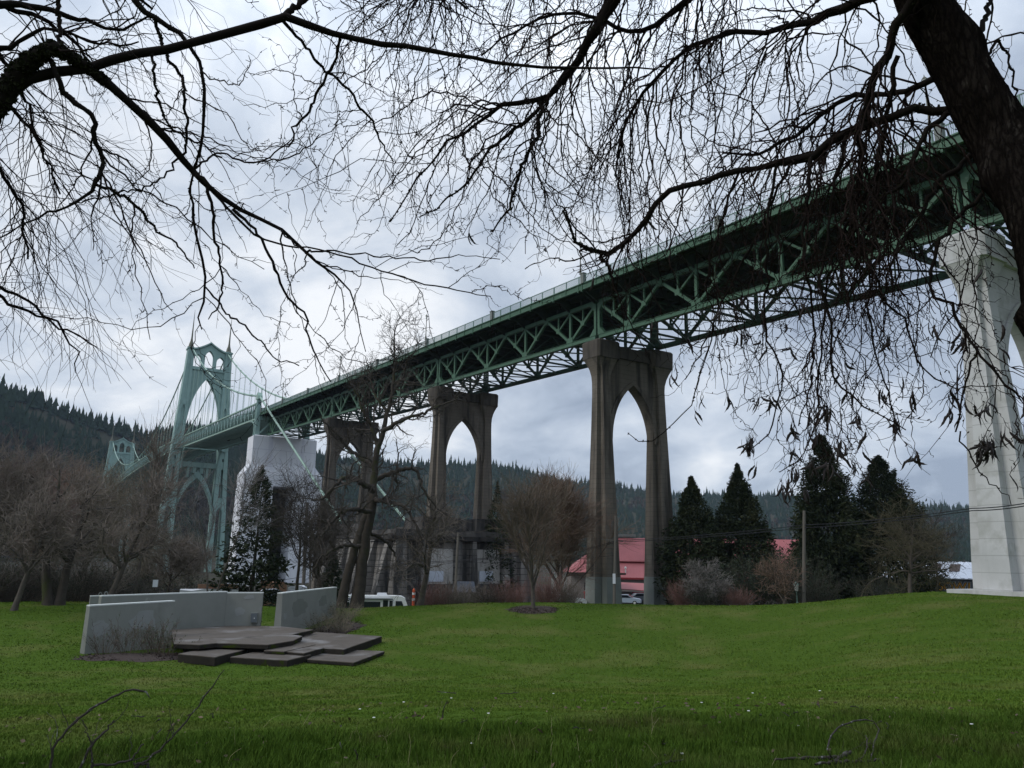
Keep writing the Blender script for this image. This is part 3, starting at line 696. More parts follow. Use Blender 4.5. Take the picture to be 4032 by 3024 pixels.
def tower(s, label, zb):
    ac = 66.3
    root = thing('suspension_tower', label, 'bridge tower', tuple(B(s, ac, zb)), 'pale green steel bridge towers with spires')
    zz = [(-8, 15.4, 8.0), (22, 14.1, 8.0), (46, 12.8, 8.5), (61, 12.0, 7.6), (72, 11.3, 7.3), (90, 10.3, 7.3), (97.6, 10.0, 7.2)]
    def wo(z): return np.interp(z, [q[0] for q in zz], [q[1] for q in zz])
    def wi(z): return np.interp(z, [q[0] for q in zz], [q[2] for q in zz])
    def slab4(mb, sg, z0, z1, o0, o1, i0, i1, d0, d1):
        f = lambda d, w, z: B(s + d, ac + sg * w, z)
        mb.loft([[f(-d0, o0, z0), f(-d0, i0, z0), f(d0, i0, z0), f(d0, o0, z0)], [f(-d1, o1, z1), f(-d1, i1, z1), f(d1, i1, z1), f(d1, o1, z1)]])
    for sg in (-1, 1):
        leg = MB()
        L = [zb, 22, 34, 46]
        for z0, z1 in zip(L[:-1], L[1:]):        # outer and inner shafts below the deck
            slab4(leg, sg, z0, z1, wo(z0), wo(z1), wo(z0) - 2.1, wo(z1) - 1.75, 3.1 - z0 * .01, 3.1 - z1 * .01)
            slab4(leg, sg, z0, z1, wi(z0) + 2.1, wi(z1) + 1.75, wi(z0), wi(z1), 3.1 - z0 * .01, 3.1 - z1 * .01)
        # webs joining them, with lancet openings between
        def web(z0, z1, zs, za):
            a0, a1 = ac + sg * (wi(z0) + 1.9), ac + sg * (wo(z0) - 1.9); lo, hi = min(a0, a1), max(a0, a1)
            arch_fill(leg, s, 4.6, lo - .2, hi + .2, zs, za, z1)
        web(20, 27.5, 19, 23.2); web(40, 44.6, 38.6, 41.3)
        web(48, 52.5, 47, 49.4)
        for z0, z1 in ((46, 50), (50, 61), (61, 72), (72, 90), (90, 97.6)):
            slab4(leg, sg, z0, z1, wo(z0), wo(z1), wo(z0) - 1.45, wo(z1) - 1.2, 2.6, 2.5)
            slab4(leg, sg, z0, z1, wi(z0) + 1.45, wi(z1) + 1.2, wi(z0), wi(z1), 2.6, 2.5)
            slab4(leg, sg, z0, z1, wo(z0) - 1.3, wo(z1) - 1.1, wi(z0) + 1.3, wi(z1) + 1.1, 1.9 if z0 > 49.9 and z0 < 71 else 2.35, 1.9 if z1 < 72.1 and z1 > 50.1 else 2.35)
        arch_fill(leg, s, 5.3, *(sorted((ac + sg * (wi(70) + 1.2), ac + sg * (wo(70) - 1.2)))), 66.5, 70.5, 73)
        leg.box(B(s, ac + sg * 8.65, 97.9), (5.8, 3.5, .7), np.array([U, NN, ZV]))
        leg.build('leg', MT['teal'], root)
        sp = MB(); P0 = B(s, ac + sg * 8.7, 98.2)
        sp.tubes(np.array([P0 + ZV * z for z in (0, .5, 1.0, 2.2, 3.6, 5.2, 8, 19.4)]), np.array([1.7, 1.75, 1.25, 1.05, .62, .42, .34, .06]), 8)
        sp.build('spire', MT['copper'], root)
        bal = MB(); bal.box(B(s - 3.4, ac + sg * 9.6, 51.2), (1.6, 4.6, .35), np.array([U, NN, ZV])); bal.box(B(s - 4.1, ac + sg * 9.6, 51.9), (.12, 4.6, 1.1), np.array([U, NN, ZV]))
        bal.box(B(s - 3.2, ac + sg * 9.6, 50.2), (1.1, 3.6, 1.7), np.array([U, NN, ZV])); bal.build('balcony', MT['teal'], root)
    D = 3.4
    mb = MB()                                   # portal wall over the road, ribbed, with the great pointed arch
    pts = pointed(ac - 7.6, ac + 7.6, 58, 84.0, 14); pts = [(ac - 9.0, 57), (ac - 7.6, 57)] + pts + [(ac + 7.6, 57), (ac + 9.0, 57), (ac + 9.0, 87.7), (ac - 9.0, 87.7)]
    mb.prism([B(s - D / 2, a, z) for a, z in pts], U * D)
    ar = pointed(ac - 7.6, ac + 7.6, 58, 84.0, 14)
    zl = lambda a: np.interp(abs(a - ac), [0.0] + list(ac - np.array([q[0] for q in ar[:14]]))[::-1][1:], [84.0] + [q[1] for q in ar[:14]][::-1][1:])
    for a in np.arange(-6, 6.1, 1.5): mb.box(B(s - D / 2 - .12, ac + a, (87.4 + zl(ac + a) + 1.2) / 2), (.3, .28, 87.4 - zl(ac + a) - 1.2), np.array([U, NN, ZV]))
    P = np.array([B(s - D / 2 - .2, a, z) for a, z in ar]); O = np.array([B(s - D / 2 - .2, ac + (a - ac) * 1.12, z + .9) for a, z in ar])
    for i in range(len(P) - 1): mb.prism([P[i], P[i + 1], O[i + 1], O[i]], U * .25)
    mb.build('portal_wall', MT['teal'], root)
    mb = MB(); mb.box(B(s, ac, 88.5), (4.6, 15.2, 1.5), np.array([U, NN, ZV])); mb.build('cross_beam', MT['teal'], root)
    mb = MB(); d = 2.6
    zg = lambda a: 97.4 + 3.9 * (1 - abs(a) / 7.4) ** 1.45
    for lo, hi, ol, oh, zs, za in ((-7.4, -2.65, -7.1, -3.4, 92.6, 95.6), (-2.65, 2.65, -2.0, 2.0, 94.2, 98.0), (2.65, 7.4, 3.4, 7.1, 92.6, 95.6)):
        pts = [(lo, 89.2), (ol, 89.2)] + pointed(ol, oh, zs, za, 8) + [(oh, 89.2), (hi, 89.2)] + [(x, zg(x)) for x in np.linspace(hi, lo, 9)]
        mb.prism([B(s - d / 2, ac + a, z) for a, z in pts], U * d)
    mb.build('gallery', MT['teal'], root)
    mb = MB(); xs = np.linspace(-8, 8, 17)
    for i in range(16):
        z0, z1 = (zg(min(abs(x), 7.4)) + .2 for x in (xs[i], xs[i + 1])); mb.prism([B(s - 2.2, ac + xs[i], z0), B(s - 2.2, ac + xs[i + 1], z1), B(s - 2.2, ac + xs[i + 1], z1 + .75), B(s - 2.2, ac + xs[i], z0 + .75)], U * 4.4)
    mb.tubes(np.array([B(s, ac, 101.9), B(s, ac, 103.6)]), np.array([.1, .05]), 5)
    mb.build('gable_coping', MT['teal'], root)
    mb = MB(); mb.box(B(s, ac, 42.4), (4.4, 17.4, 2.3), np.array([U, NN, ZV]))
    arc = np.array(pointed(ac - 8.6, ac + 8.6, 14, 36.4, 12)); 
    for i in range(len(arc) - 1):
        p, q = arc[i], arc[i + 1]; up = lambda v: (ac + (v[0] - ac) * .985, v[1] + 3.2)
        mb.prism([B(s - 2, *p), B(s - 2, *q), B(s - 2, *up(q)), B(s - 2, *up(p))], U * 4)
    mb.box(B(s, ac - 1.6, 40.2), (3.4, 1.5, 3.4), np.array([U, NN, ZV])); mb.box(B(s, ac + 1.6, 40.2), (3.4, 1.5, 3.4), np.array([U, NN, ZV])); mb.box(B(s, ac - 4.2, 39.2), (3.4, .9, 5.2), np.array([U, NN, ZV])); mb.box(B(s, ac + 4.2, 39.2), (3.4, .9, 5.2), np.array([U, NN, ZV]))
    mb.build('lower_arch', MT['teal'], root)
    if s < 500:
        for a in (CA, CB):
            mb = MB(); P = [B(s - 3.0 - 6.2 * (1 - cos(t)), a, 40.5 + 8.6 * sin(t)) for t in np.linspace(0, pi / 2, 9)]
            for i in range(8): mb.bar(P[i], P[i + 1], .6, .6, NN)
            mb.build('knee_arch', MT['teal'], root)
tower(S_T1, 'tall pale green gothic bridge tower standing clear against the sky', -6.8)
tower(S_T2, 'farther pale green bridge tower, its top showing before the wooded hill', -6.8)

# stone anchor block of the cables, under the pier
def anchor():
    ax = np.array([U, NN, ZV]); zb = -6.8
    root = thing('anchor_block', 'blackened stone block with pale panels under the stained pier', 'anchorage', tuple(B(140, 66, zb)))
    f = lambda s, a, z: B(s, a, z)
    mb = MB()
    def frus(mb, s0, s1, a0, a1, z0, z1, t):
        mb.loft([[f(s0, a0, z0), f(s0, a1, z0), f(s1, a1, z0), f(s1, a0, z0)], [f(s0 + t, a0 + t, z1), f(s0 + t, a1 - t, z1), f(s1 - t, a1 - t, z1), f(s1 - t, a0 + t, z1)]])
    frus(mb, 119.6, 131, 52, 79, zb, 4.6, .9); frus(mb, 131.01, 168, 56.5, 77.5, zb, 5.4, 1.4)
    mb.build('block', MT['stone'], root)
    mb = MB(); frus(mb, 119.2, 131.4, 51.6, 79.4, 4.6, 5.3, -.25); frus(mb, 119.7, 131, 52.2, 78.8, 5.3, 6.3, .3); mb.build('cornice', MT['stonedark'], root)
    mb = MB(); frus(mb, 121.6, 129.4, 58.0, 65.8, 6.3, 8.6, .15); frus(mb, 121.6, 129.4, 68.6, 76.4, 6.3, 8.6, .15); mb.build('plinth', MT['stonedark'], root)
    for a0, a1 in ((51.8, 54.6), (56.6, 58.2), (63.3, 65.0), (66.2, 67.9), (72.6, 74.4), (76.2, 79)):
        mb = MB(); frus(mb, 118.7, 121, a0, a1, zb, 4.5, .5); mb.build('pilaster', MT['stone'], root)
    for a0, a1 in ((58.3, 63.2), (68.0, 72.5)):
        mb = MB(); mb.loft([[f(119.55, a0, -2.6), f(119.55, a1, -2.6), f(121, a1, -2.6), f(121, a0, -2.6)], [f(120.0, a0, 3.2), f(120.0, a1, 3.2), f(121, a1, 3.2), f(121, a0, 3.2)]])
        pn = mb.build('panel', MT['stonepale'], root)
        mb = MB(); m0 = a0 + .25; mb.box(B(119.50, m0 + 1.35, -1.35), (.16, 2.7, 1.75), ax); mb.build('window_board', mat('whitewashed_board', (.50, .54, .60), (.56, .60, .66), 1, .8, c3=(.10, .10, .11), s3=1.6, t3=(.63, .66)), root)
    mb = MB(); mb.box(B(119.1, 65.5, -3.15), (.6, 22, .8), ax); mb.build('string_course', MT['stonedark'], root)
    for sA, w in ((122, 1.6), (128.6, 1.6)):
        mb = MB(); mb.loft([[f(sA, 49.4, zb), f(sA + w, 49.4, zb), f(sA + w, 53, zb), f(sA, 53, zb)], [f(sA, 52.2, 4.4), f(sA + w, 52.2, 4.4), f(sA + w, 53.2, 4.4), f(sA, 53.2, 4.4)]]); mb.build('buttress', MT['stone'], root)
    for sA in (136, 146, 156, 165):
        mb = MB(); mb.loft([[f(sA, 54.6, zb), f(sA + 1.8, 54.6, zb), f(sA + 1.8, 58, zb), f(sA, 58, zb)], [f(sA, 57.2, 4.6), f(sA + 1.8, 57.2, 4.6), f(sA + 1.8, 58.4, 4.6), f(sA, 58.4, 4.6)]]); mb.build('buttress', MT['stone'], root)
    mb = MB(); frus(mb, 152, 168, 57.6, 62.4, 5.4, 8.4, 1.0); frus(mb, 152, 168, 72, 76.8, 5.4, 8.4, 1.0); mb.build('cable_housing', MT['stonedark'], root)
anchor()

# ------------------------------------------------------------------ growing trees
def resample(P, R, n):
    """smooth (Catmull-Rom) a hand-laid polyline and resample it to n points"""
    P = np.asarray(P, float); R = np.asarray(R, float)
    if len(P) > 2:
        A = np.vstack([2 * P[0] - P[1], P, 2 * P[-1] - P[-2]]); out = []
        for i in range(len(P) - 1):
            p0, p1, p2, p3 = A[i:i + 4]
            t = np.linspace(0, 1, 8, endpoint=False)[:, None]
            out.append(.5 * (2 * p1 + (p2 - p0) * t + (2 * p0 - 5 * p1 + 4 * p2 - p3) * t ** 2 + (3 * p1 - p0 - 3 * p2 + p3) * t ** 3))
        D = np.vstack(out + [P[-1:]]); RR = np.interp(np.linspace(0, len(P) - 1, len(D)), np.arange(len(P)), R)
    else: D, RR = P, R
    d = np.concatenate([[0], np.cumsum(np.linalg.norm(np.diff(D, axis=0), axis=1))])
    t = np.linspace(0, d[-1], n)
    return np.stack([np.interp(t, d, D[:, k]) for k in range(3)], 1), np.interp(t, d, RR)
def unit(v): return v / (np.linalg.norm(v, axis=-1, keepdims=True) + 1e-9)
def grow(S, D, L, R0, n, wander, trop, rng, tip=.35, zig=0.0, trop_late=None):
    m = len(S); P = np.zeros((m, n, 3)); P[:, 0] = S; d = unit(D); st = (np.asarray(L) / (n - 1))[:, None]
    zs = unit(np.cross(d, rng.normal(size=(m, 3)))) * zig
    for i in range(1, n):
        q = trop if (trop_late is None or i < n * .6) else trop_late
        d = unit(d + rng.normal(size=(m, 3)) * wander + np.asarray(q))
        P[:, i] = P[:, i - 1] + unit(d + zs * (1 if i % 2 else -1)) * st
    R = np.asarray(R0)[:, None] * np.linspace(1, tip, n)[None]
    return P, R
def spawn(P, R, N, ang, rng, t0=.1, t1=1.0, bias=None, flat=0.0):
    """N start points along branches P (chosen by length), with side directions"""
    seg = np.linalg.norm(np.diff(P, axis=1), axis=2).sum(1); w = seg / seg.sum()
    k = rng.choice(len(P), N, p=w); n = P.shape[1]
    t = (t0 + (t1 - t0) * rng.random(N)) * (n - 1); i = np.minimum(t.astype(int), n - 2); f = (t - i)[:, None]
    S = P[k, i] * (1 - f) + P[k, i + 1] * f; T = unit(P[k, i + 1] - P[k, i])
    r = R[k, i] * (1 - f[:, 0]) + R[k, i + 1] * f[:, 0]
    q = rng.normal(size=(N, 3)); q[:, 2] *= (1 - flat)
    q = unit(q - (q * T).sum(1, keepdims=True) * T)
    if bias is not None: q = unit(q + np.asarray(bias))
    a = rng.uniform(ang[0], ang[1], N)[:, None]
    return S, unit(np.cos(a) * T + np.sin(a) * q), r, t / (n - 1)

def bare_tree(name, label, pos, h, seed, r0=.28, spread=.5, n1=14, n2=90, n3=1500, up=.05, fork=.35, lean=(0, 0), mats=('bark_far', 'twig_far'), group=None, len1=.42, stems=1, tw=.017, l3=(.10, .2), cat='tree'):
    rng = np.random.default_rng(seed); pos = np.asarray(pos, float)
    root = thing(name, label, cat, tuple(pos), group)
    TP, TR = [], []
    for k in range(stems):
        a = rng.random() * 6.28; b0 = pos + (np.array([cos(a), sin(a), 0]) * r0 * 1.1 if stems > 1 else 0) - ZV * .3
        d = np.array([[lean[0] + rng.normal() * .05 + (cos(a) * .18 if stems > 1 else 0), lean[1] + rng.normal() * .05 + (sin(a) * .18 if stems > 1 else 0), 1.0]])
        p, r = grow(b0[None], d, [h * rng.uniform(.78, .9)], [r0 / sqrt(stems)], 12, .07, (0, 0, .03), rng, tip=.12); TP.append(p[0]); TR.append(r[0])
    TP, TR = np.array(TP), np.array(TR)
    TR[:, 0] *= 1.35
    wild = up < .07
    S, D, r, t = spawn(TP, TR, n1, (spread * .8, spread * (1.9 if wild else 1.5)), rng, t0=fork, t1=.92)
    L = h * len1 * (1.15 - .75 * t) * rng.uniform(.75, 1.25, n1)
    P1, R1 = grow(S, D, L, np.minimum(r * .62, r0 * .5), 9, .17 if wild else .10, (0, 0, up), rng, tip=.22)
    A1, AR = np.concatenate([P1]), np.concatenate([R1])
    S, D, r, t = spawn(A1, AR, n2, (.4, 1.0), rng, t0=.15)
    P2, R2 = grow(S, D, h * len1 * .42 * (1.15 - .6 * t) * rng.uniform(.5, 1.25, n2), np.maximum(r * .6, tw * 1.3), 7, .26 if wild else .14, (0, 0, up * .7), rng, tip=.35)
    PP = np.concatenate([resample_many(P1, 7), P2]); RR = np.concatenate([resample_r(R1, 7), R2])
    S, D, r, t = spawn(PP, RR, n3, (.4, 1.35) if wild else (.3, .95), rng, t0=.2)
    P3, R3 = grow(S, D, h * rng.uniform(l3[0], l3[1], n3), np.full(n3, tw), 5, .34 if wild else .2, (0, 0, up * .6), rng, tip=.5)
    mb = MB(); mb.tubes(TP, TR, 9); mb.tubes(P1, R1, 6); mb.build('trunk', MT[mats[0]], root, smooth=True)
    mb = MB(); mb.tubes(P2, R2, 4); mb.tubes(P3, R3, 3); mb.build('crown', MT[mats[1]], root)
    return root
def resample_many(P, n):
    i = np.linspace(0, P.shape[1] - 1, n); k = np.minimum(i.astype(int), P.shape[1] - 2); f = (i - k)[None, :, None]
    return P[:, k] * (1 - f) + P[:, k + 1] * f
def resample_r(R, n):
    i = np.linspace(0, R.shape[1] - 1, n); k = np.minimum(i.astype(int), R.shape[1] - 2); f = (i - k)[None]
    return R[:, k] * (1 - f) + R[:, k + 1] * f

MT['bark_far'] = mat('grey_brown_bark', (0.060, 0.050, 0.041), (0.095, 0.082, 0.068), 2.5, .95, .4, 8, c3=(0.05, .052, .022), s3=.8, t3=(.6, .7))
MT['twig_far'] = mat('grey_brown_twigs', (0.122, 0.100, 0.082), (0.172, 0.142, 0.116), 1.0, .95)
MT['bark_dark'] = mat('black_brown_bark', (0.035, 0.029, 0.023), (0.055, 0.046, 0.036), 2.5, .95, .4, 8, c3=(0.035, .040, .012), s3=.7, t3=(.55, .66))
MT['twig_dark'] = mat('dark_brown_twigs', (0.050, 0.042, 0.035), (0.068, 0.057, 0.047), 1.0, .95)
MT['twig_red'] = mat('reddish_twigs', (0.150, 0.080, 0.068), (0.180, 0.102, 0.086), 1.0, .95)
MT['twig_tan'] = mat('tan_twigs', (0.155, 0.100, 0.072), (0.185, 0.125, 0.090), 1.0, .95)
MT['twig_olive'] = mat('olive_grey_twigs', (0.135, 0.115, 0.080), (0.165, 0.142, 0.100), 1.0, .95)
MT['twig_brown'] = mat('warm_brown_twigs', (.105, .082, .060), (.135, .105, .078), 1.0, .95)
MT['twig_grey'] = mat('pale_grey_twigs', (0.15, 0.135, 0.125), (0.19, 0.175, 0.16), 1.0, .95)
MT['twig_rose'] = mat('brown_rose_stems', (.075, .055, .042), (.10, .078, .058), 3, .95)
MT['leaf_rose'] = mat('dull_green_rose_leaves', (.06, .075, .045), (.08, .095, .055), 3, .9)
MT['twig_moss'] = mat('mossy_olive_twigs', (.072, .064, .038), (.095, .085, .052), 1.0, .95)
MT['leaf_dark'] = mat('dark_evergreen_leaves', (0.022, 0.032, 0.018), (0.035, 0.048, 0.026), 2.0, .8)

def base_at(vx, r, vy=1300):
    v = ray_v(vx, vy); v = v / hypot(v[0], v[1]) * r
    return ground_pt(v)
def top_h(vx, vy, r, base):
    v = ray_v(vx, vy); return CZ + r * v[2] / hypot(v[0], v[1]) - base[2]
def far_tree(label, vx, vy, r, seed, **k):
    b = base_at(vx, r); h = top_h(vx, vy, r, b)
    return bare_tree(k.pop('name', 'bare_tree'), label, b, h, seed, **k)
LG = 'bare trees along the left edge of the lawn'
far_tree('bare tree with thin trunk at the far left end of the row', 32, 1015, 66, 11, r0=.22, n3=1100, n2=130, spread=.62, group=LG)
far_tree('bare tree with a thick black double trunk, left of the stage walls', 118, 945, 68, 12, r0=.55, stems=2, n1=24, n2=190, n3=1300, spread=.75, mats=('bark_dark', 'twig_far'), group=LG)
far_tree('red-tinged bare tree behind the left end of the row', 52, 975, 92, 13, r0=.3, n1=20, n2=150, n3=3000, spread=.6, mats=('bark_far', 'twig_red'), group=LG)
far_tree('spreading bare tree with a pale trunk just left of the stage walls', 236, 1000, 64, 14, r0=.25, n1=22, n2=190, n3=1100, spread=.62, group=LG)
far_tree('tall slim bare tree rising highest in front of the farther tower', 290, 872, 78, 15, r0=.16, n1=11, n2=60, n3=420, spread=.26, up=.12, len1=.30, group=LG)
far_tree('bare tree at the back, between the black double trunk and the pale trunk', 172, 985, 96, 16, r0=.3, n1=22, n2=190, n3=1600, spread=.6, mats=('bark_far', 'twig_olive'), group=LG)
far_tree('low bare tree right above the short rear wall of the stage', 366, 1120, 84, 17, r0=.18, n1=16, n2=100, n3=1300, spread=.7, group=LG, mats=('bark_dark', 'twig_far'))
far_tree('small bare tree with dark trunk behind the tip of the low front wall', 398, 1130, 90, 18, r0=.18, n1=16, n2=100, n3=1200, spread=.6, group=LG, mats=('bark_dark', 'twig_far'))
far_tree('bare tree with upright pale stems in front of the nearer tower legs', 452, 968, 76, 19, r0=.15, n1=12, n2=60, n3=420, spread=.38, up=.12, stems=2, len1=.36, group=LG, mats=('bark_far', 'twig_grey'))
far_tree('bare tree at the back of the row below the hung deck', 326, 1165, 112, 20, r0=.22, n1=18, n2=110, n3=1500, spread=.6, group=LG, mats=('bark_far', 'twig_olive'))
far_tree('bare tree behind the red-tinged one, on the far left', -25, 930, 80, 21, r0=.34, n1=20, n2=140, n3=2600, spread=.6, group=LG)
far_tree('bare tree filling the back of the row under the nearer tower', 405, 1165, 128, 22, r0=.22, n1=18, n2=110, n3=1500, spread=.65, group=LG, mats=('bark_far', 'twig_olive'))
far_tree('brownish bare tree behind the black double trunk', 95, 985, 120, 23, r0=.34, n1=22, n2=160, n3=3000, spread=.62, group=LG, mats=('bark_far', 'twig_tan'))
far_tree('bare tree behind the pale trunk, below the farther tower', 245, 1010, 126, 24, r0=.34, n1=22, n2=160, n3=3000, spread=.62, group=LG)
far_tree('dark bare tree with many fine twigs in front of the white wrapped pier', 640, 1000, 80, 25, r0=.2, n1=18, n2=110, n3=1300, spread=.62, mats=('bark_dark', 'twig_dark'))
far_tree('dark bare tree with a leaning trunk between the wrapped pier and the twin-trunk tree', 700, 1075, 76, 26, r0=.30, n1=16, n2=110, n3=1500, spread=.75, mats=('bark_dark', 'twig_dark'), lean=(-.10, 0))
far_tree('bare tree in front of the pale panels of the anchor block', 906, 1010, 70, 27, r0=.30, n1=13, n2=80, n3=700, spread=.75, up=.02, fork=.3, mats=('bark_far', 'twig_far'), lean=(.06, 0))
far_tree('young bare tree with an upright fan of brown twigs in a mulch ring', 1153, 1012, 62, 28, r0=.17, n1=30, n2=170, n3=1900, spread=.50, up=.09, fork=.16, len1=.50, mats=('bark_far', 'twig_brown'), tw=.011)
far_tree('bare tree with reddish tan twigs behind the young fan-shaped one', 1215, 1022, 92, 29, r0=.2, n1=40, n2=300, n3=5200, spread=.50, up=.08, fork=.12, len1=.48, mats=('bark_far', 'twig_tan'))
far_tree('mossy bare tree spreading in front of the broad cypress beside the white pier', 1968, 1075, 80, 31, r0=.20, n1=24, n2=160, n3=1500, spread=.85, up=.02, fork=.16, len1=.55, mats=('bark_far', 'twig_moss'), tw=.016)
far_tree('thin bare tree between the broad cypress and the white pier', 2022, 1062, 104, 32, r0=.18, n1=14, n2=80, n3=700, spread=.7, mats=('bark_dark', 'twig_dark'))
far_tree('small vase-shaped bare tree left of the plain wooden pole', 1695, 1185, 82, 33, r0=.12, n1=20, n2=90, n3=700, spread=.55, up=.06, fork=.08, len1=.6, mats=('bark_far', 'twig_tan'), cat='small tree')
far_tree('grey twiggy bush-like tree at the foot of the two left cypresses', 1528, 1205, 84, 34, r0=.14, n1=26, n2=140, n3=1700, spread=.8, up=.0, fork=.06, len1=.62, mats=('bark_far', 'twig_grey'), cat='small tree')

# the big twin-trunk tree in the middle: trunks and main limbs laid by hand, the rest grown
def pts_v(L, r, jit=0, rng=None):
    out = []
    for q in L:
        v = ray_v(q[0], q[1]); rr = r + (q[2] if len(q) > 2 else 0); v = v / hypot(v[0], v[1]) * rr; out.append(v + ZV * CZ)
    return np.array(out)
def big_tree():
    rng = np.random.default_rng(77); r = 68.0
    b = base_at(765, r, 1303)
    root = thing('bare_tree', 'big dark bare tree with twin trunks right of the stage walls', 'tree', tuple(b))
    px = r / 1662 * .90
    T = [([(738, 1310), (745, 1270), (757, 1220), (772, 1170), (790, 1115), (803, 1075)], [26, 22, 20, 19, 18, 18]),
         ([(770, 1310), (777, 1265), (783, 1215), (790, 1160), (800, 1110), (806, 1070)], [34, 28, 26, 24, 23, 23])]
    Lm = [([(803, 1085), (806, 1050), (812, 1010), (818, 965), (828, 930), (838, 890), (846, 850), (853, 800), (851, 750), (858, 700)], [21, 18, 16, 14, 12, 10, 8, 6, 4, 2.4]),
          ([(818, 970), (806, 930), (795, 905), (780, 880), (772, 850), (750, 820)], [13, 11, 9, 7, 5, 3]),
          ([(806, 1060, -1), (785, 1045, -2), (752, 1030, -3), (725, 1048, -4), (700, 1075, -4), (672, 1080, -4)], [15, 13, 11, 8, 6, 3]),
          ([(808, 1040, 1), (850, 1020, 1), (890, 1012, 0), (905, 1030, 0), (925, 1075, 0), (960, 1110, 0)], [13, 11, 9, 7, 5, 3]),
          ([(828, 930, -1), (860, 912, -2), (905, 895, -2), (940, 880, -3), (990, 860, -3)], [12, 9, 7, 5, 2]),
          ([(800, 1105, -1), (770, 1100, -3), (735, 1110, -4), (700, 1150, -5), (685, 1190, -5)], [12, 10, 8, 5, 3]),
          ([(806, 1080, 0), (840, 1085, -2), (880, 1100, -3), (900, 1140, -4), (915, 1180, -4)], [12, 10, 8, 5, 3]),
          ([(846, 850, 1), (868, 820, 2), (880, 780, 2), (905, 750, 2)], [8, 6, 4, 2]),
          ([(838, 890, 1), (815, 860, 2), (800, 820, 3), (790, 770, 3)], [8, 6, 4, 2]),
          ([(790, 1150, 1), (820, 1160, 2), (850, 1190, 3), (860, 1230, 3)], [10, 8, 5, 3]),
          ([(812, 1010, 2), (780, 990, 3), (745, 960, 4), (720, 930, 4), (690, 900, 4)], [12, 10, 7, 5, 3]),
          ([(780, 1180, -1), (740, 1180, -2), (700, 1200, -3), (670, 1240, -3)], [10, 7, 5, 3])]
    tb = MB(); PS, RS = [], []
    for L, w in T:
        P, R = resample(pts_v(L, r), np.array(w) * px * .5, 26); P[0, 2] -= .4
        P += rng.normal(size=P.shape) * .03; tb.tubes(P, R, 10)
    for L, w in Lm:
        P, R = resample(pts_v(L, r), np.array(w) * px * .5, 26); P[1:-1] += rng.normal(size=P[1:-1].shape) * .06
        tb.tubes(P, R, 7); PS.append(P); RS.append(R)
    tb.build('trunk', MT['bark_dark'], root, smooth=True)
    PS, RS = np.array(PS), np.array(RS)
    S, D, rr, t = spawn(PS, RS, 200, (.5, 1.25), rng, t0=.12)
    P2, R2 = grow(S, D, rng.uniform(1.2, 3.8, 200), np.clip(rr * .5, .03, .10), 10, .22, (0, 0, .03), rng, tip=.3, zig=.15)
    S, D, rr, t = spawn(P2, R2, 900, (.4, 1.2), rng, t0=.15)
    P3, R3 = grow(S, D, rng.uniform(.6, 1.8, 900), np.clip(rr * .6, .018, .04), 8, .26, (0, 0, .03), rng, tip=.45, zig=.15)
    S, D, rr, t = spawn(np.concatenate([resample_many(P2, 8), P3]), np.concatenate([resample_r(R2, 8), R3]), 3600, (.4, 1.2), rng, t0=.2)
    P4, R4 = grow(S, D, rng.uniform(.25, 1.0, 3600), np.full(3600, .013), 5, .3, (0, 0, .03), rng, tip=.6, zig=.2)
    mb = MB(); mb.tubes(P2, R2, 5); mb.tubes(P3, R3, 4); mb.tubes(P4, R4, 3); mb.build('crown', MT['twig_dark'], root)
big_tree()

